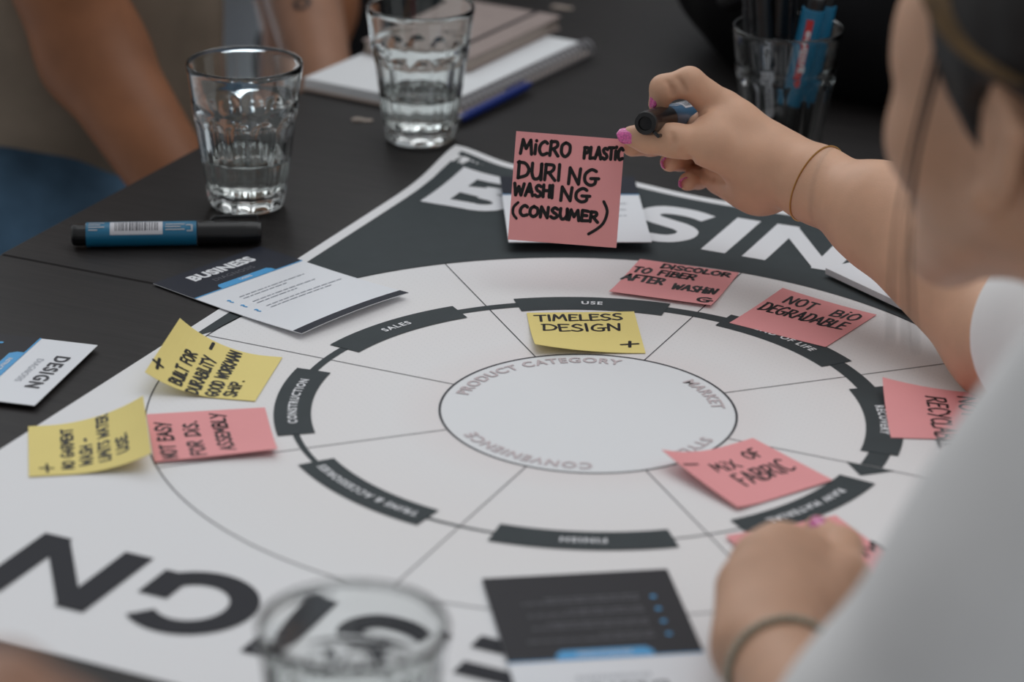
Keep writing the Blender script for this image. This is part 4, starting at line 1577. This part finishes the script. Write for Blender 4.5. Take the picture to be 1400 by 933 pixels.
# ------------------------------------------------------------------ the two people at the left of the tables
def seated(label, hip, fwd, arm, skin, top, trous, shoulder_h=.33, head_yaw=0.0, sleeve=.35, big=1.0, lean=0.04):
    """person on a chair; arm = dict(right=[shoulder, elbow, wrist], left=[...])"""
    f, l, u = frame(fwd)
    hip = np.array(hip, float)
    o = thing('person', label, 'person', (hip[0], hip[1], 0))
    chest = hip + u * .36 + f * lean
    nk = hip + u * .53 + f * (lean + .01)
    hc = nk + u * .15 + f * .03
    hpr, HP_, HA_ = head_prims(hc, f + l * head_yaw)
    sk = hpr + [cap(hc - f * .02 - u * .04, nk - u * .04, .052, .056, .03), cap(nk - u * .10, hip, .075, .11, .04)]
    shirt_ = [cap(chest + u * .02, hip + u * .02, .125 * big, .135 * big, .05), cap(nk - u * .05 - l * .10, nk - u * .05 + l * .10, .065, .065, .05)]
    for sd, q in (('right', -1), ('left', 1)):
        S_, E_, W_ = (np.array(p, float) for p in arm[sd])
        sk += [cap(S_, E_, .047 * big, .042 * big, .02), cap(E_, W_, .042 * big, .027 * big, .02)]
        d = unit(W_ - E_)
        sk += simple_hand(W_ + d * .01, d, np.cross(d, l) * (1 if np.dot(np.cross(d, l), u) > 0 else -1) + .2 * u, -q, .5)
        shirt_ += [cap(nk - u * .05 + l * q * .10, S_, .066, .062, .04), cap(S_, S_ + (E_ - S_) * sleeve, .064 * big, .060 * big, .03)]
    organic('body', sk, .004, skin, o, 1)
    organic('top', shirt_, .006, top, o, 2, folds=(.004, 34, 9))
    t_ = [cap(hip - l * .06, hip + l * .06, .13 * big, .13 * big, .04)]
    feet = []
    for q in (-1, 1):
        kn = hip + f * .43 + l * q * .12; kn[2] = .50
        an = kn - f * .02; an = np.array([an[0], an[1], .09])
        t_ += [cap(hip + l * q * .09, kn, .092 * big, .068, .04), cap(kn, an, .066, .052, .03)]
        feet.append((an, q))
    organic('trousers', t_, .007, trous, o, 2, folds=(.006, 30, 4))
    for an, q in feet:
        organic('shoe', [cap(an * np.array([1, 1, 0]) + np.array([0, 0, .045]), an * np.array([1, 1, 0]) + f * .15 + np.array([0, 0, .034]), .043, .033, .03)], .006, M_SHOE, o, 2, zmin=0.0)
    hairp = [ell(HP_(-.020, 0, .050), HA_, (.096, .082, .086), .01), ell(HP_(.105, 0, -.05), HA_, (.095, .14, .125), .012, -1)]
    organic('hair', hairp, .005, M_HAIR, o, 1, folds=(.0015, 150, 2))
    return o


def AT(*p): return np.array(p) + TZ


seated('person in a beige top and blue jeans sitting at the far left', (-.79, .60, .57), (1, -.12, 0),
       dict(right=[AT(-.765, .47, .235), AT(-.672, .474, .020), AT(-.50, .398, -.115)], left=[AT(-.76, .79, .25), AT(-.66, .84, -.02), AT(-.58, .66, -.14)]),
       M_SKINB, M_BEIGE, M_DENIM, sleeve=.28, big=1.08, lean=.02)
chair('white shell chair under the person in the beige top', -.80, .60, -.12)
pc = seated('person in black clothes with a tattooed forearm sitting behind the notepad', (-.74, 1.22, .57), (1, -.15, 0),
       dict(right=[AT(-.72, 1.03, .25), AT(-.690, .860, .030), AT(-.555, .685, -.070)], left=[AT(-.70, 1.40, .25), AT(-.58, 1.44, .02), AT(-.45, 1.30, -.12)]),
       M_SKINC, M_BLACKC, M_BLACKC, sleeve=.45, lean=.02)
chair('white shell chair under the person in black clothes', -.75, 1.22, -.15)
# tattoo: flat marks wrapped on the forearm
M_TAT = mat('tattoo_ink', (.045, .035, .035), .6, var=.3, scale=200)
a_, b_ = AT(-.690, .860, .030), AT(-.555, .685, -.070)
pr_t = [cap(AT(-.72, 1.03, .25), a_, .047, .042, .02), cap(a_, b_, .042, .027, .02)]
for q, (tt, rr) in enumerate(((.10, .010), (.24, .013), (.40, .009))):
    m = MB(); c0 = a_ + (b_ - a_) * tt
    ring = []
    d_ = unit(b_ - a_); s_ = unit(np.cross(d_, -FV)); out_ = -FV
    for t in np.linspace(0, 2 * math.pi, 25):
        ring.append(c0 + out_ * .06 + d_ * rr * math.cos(t) + s_ * rr * math.sin(t))
    for i in range(24):
        P4 = []
        for p, k in ((ring[i], 1), (ring[i + 1], 1), (ring[i + 1], .5), (ring[i], .5)):
            p = c0 + out_ * .06 + (p - c0 - out_ * .06) * k
            lo_, hi_ = 0.0, .09
            for _ in range(14):
                mid = (lo_ + hi_) / 2
                if dist(pr_t, p - out_ * mid) > .0008: lo_ = mid
                else: hi_ = mid
            P4.append(p - out_ * lo_ - np.array(pc.location))
        m.add(P4, [(0, 1, 2, 3)])
    m.build('tattoo', M_TAT, pc)

seated('blurred person close to the camera whose hand enters the bottom left corner', (-.60, -1.02, .57), (1, .0, 0),
       dict(left=[AT(-.42, -.86, .31), AT(-.14, -.93, .238), AT(.103, -.915, .279)], right=[AT(-.46, -1.20, .27), AT(-.40, -1.26, .02), AT(-.30, -1.10, -.12)]),
       M_SKINC, M_DENIM, M_BLACKC, sleeve=.5, lean=.13)
chair('white shell chair under the person nearest the camera', -.62, -1.02, 0)

# ------------------------------------------------------------------ black bag at the far end
bag = thing('fabric_bag', 'soft black fabric bag lying on the table behind the pen glass', 'bag', (.05, .86, T))
bp = [ell((-.05, .845, T + .07), EYE3, (.22, .165, .105), .05), ell((.20, .88, T + .10), EYE3, (.26, .19, .15), .06), ell((-.10, .93, T + .10), EYE3, (.17, .14, .14), .06), ell((.08, .80, T + .05), EYE3, (.20, .13, .06), .04)]
organic('bag_body', bp, .006, M_BLACKC, bag, 2, folds=(.005, 30, 12), zmin=T + .0008)
def on_bag(p, n, off): return on_skin(np.array([p[0], p[1], T + p[2]]), n, bp, off) - np.array(bag.location)


MB().tube([on_bag((x, .88, .05), (0, -1, z_), .004) for x, z_ in zip(np.linspace(-.18, .36, 26), .15 + .5 * np.sin(np.linspace(0, 3.1, 26)))], .008, 8).build('strap', mat('strap_web', (.012, .012, .014), .7), bag, smooth=True)
MB().tube([on_bag((x, .88, .08), (0, -.25, 1), .003) for x in np.linspace(-.16, .36, 24)], .004, 6).build('zipper', mat('zipper_dark', (.03, .03, .033), .4, metal=.5), bag)
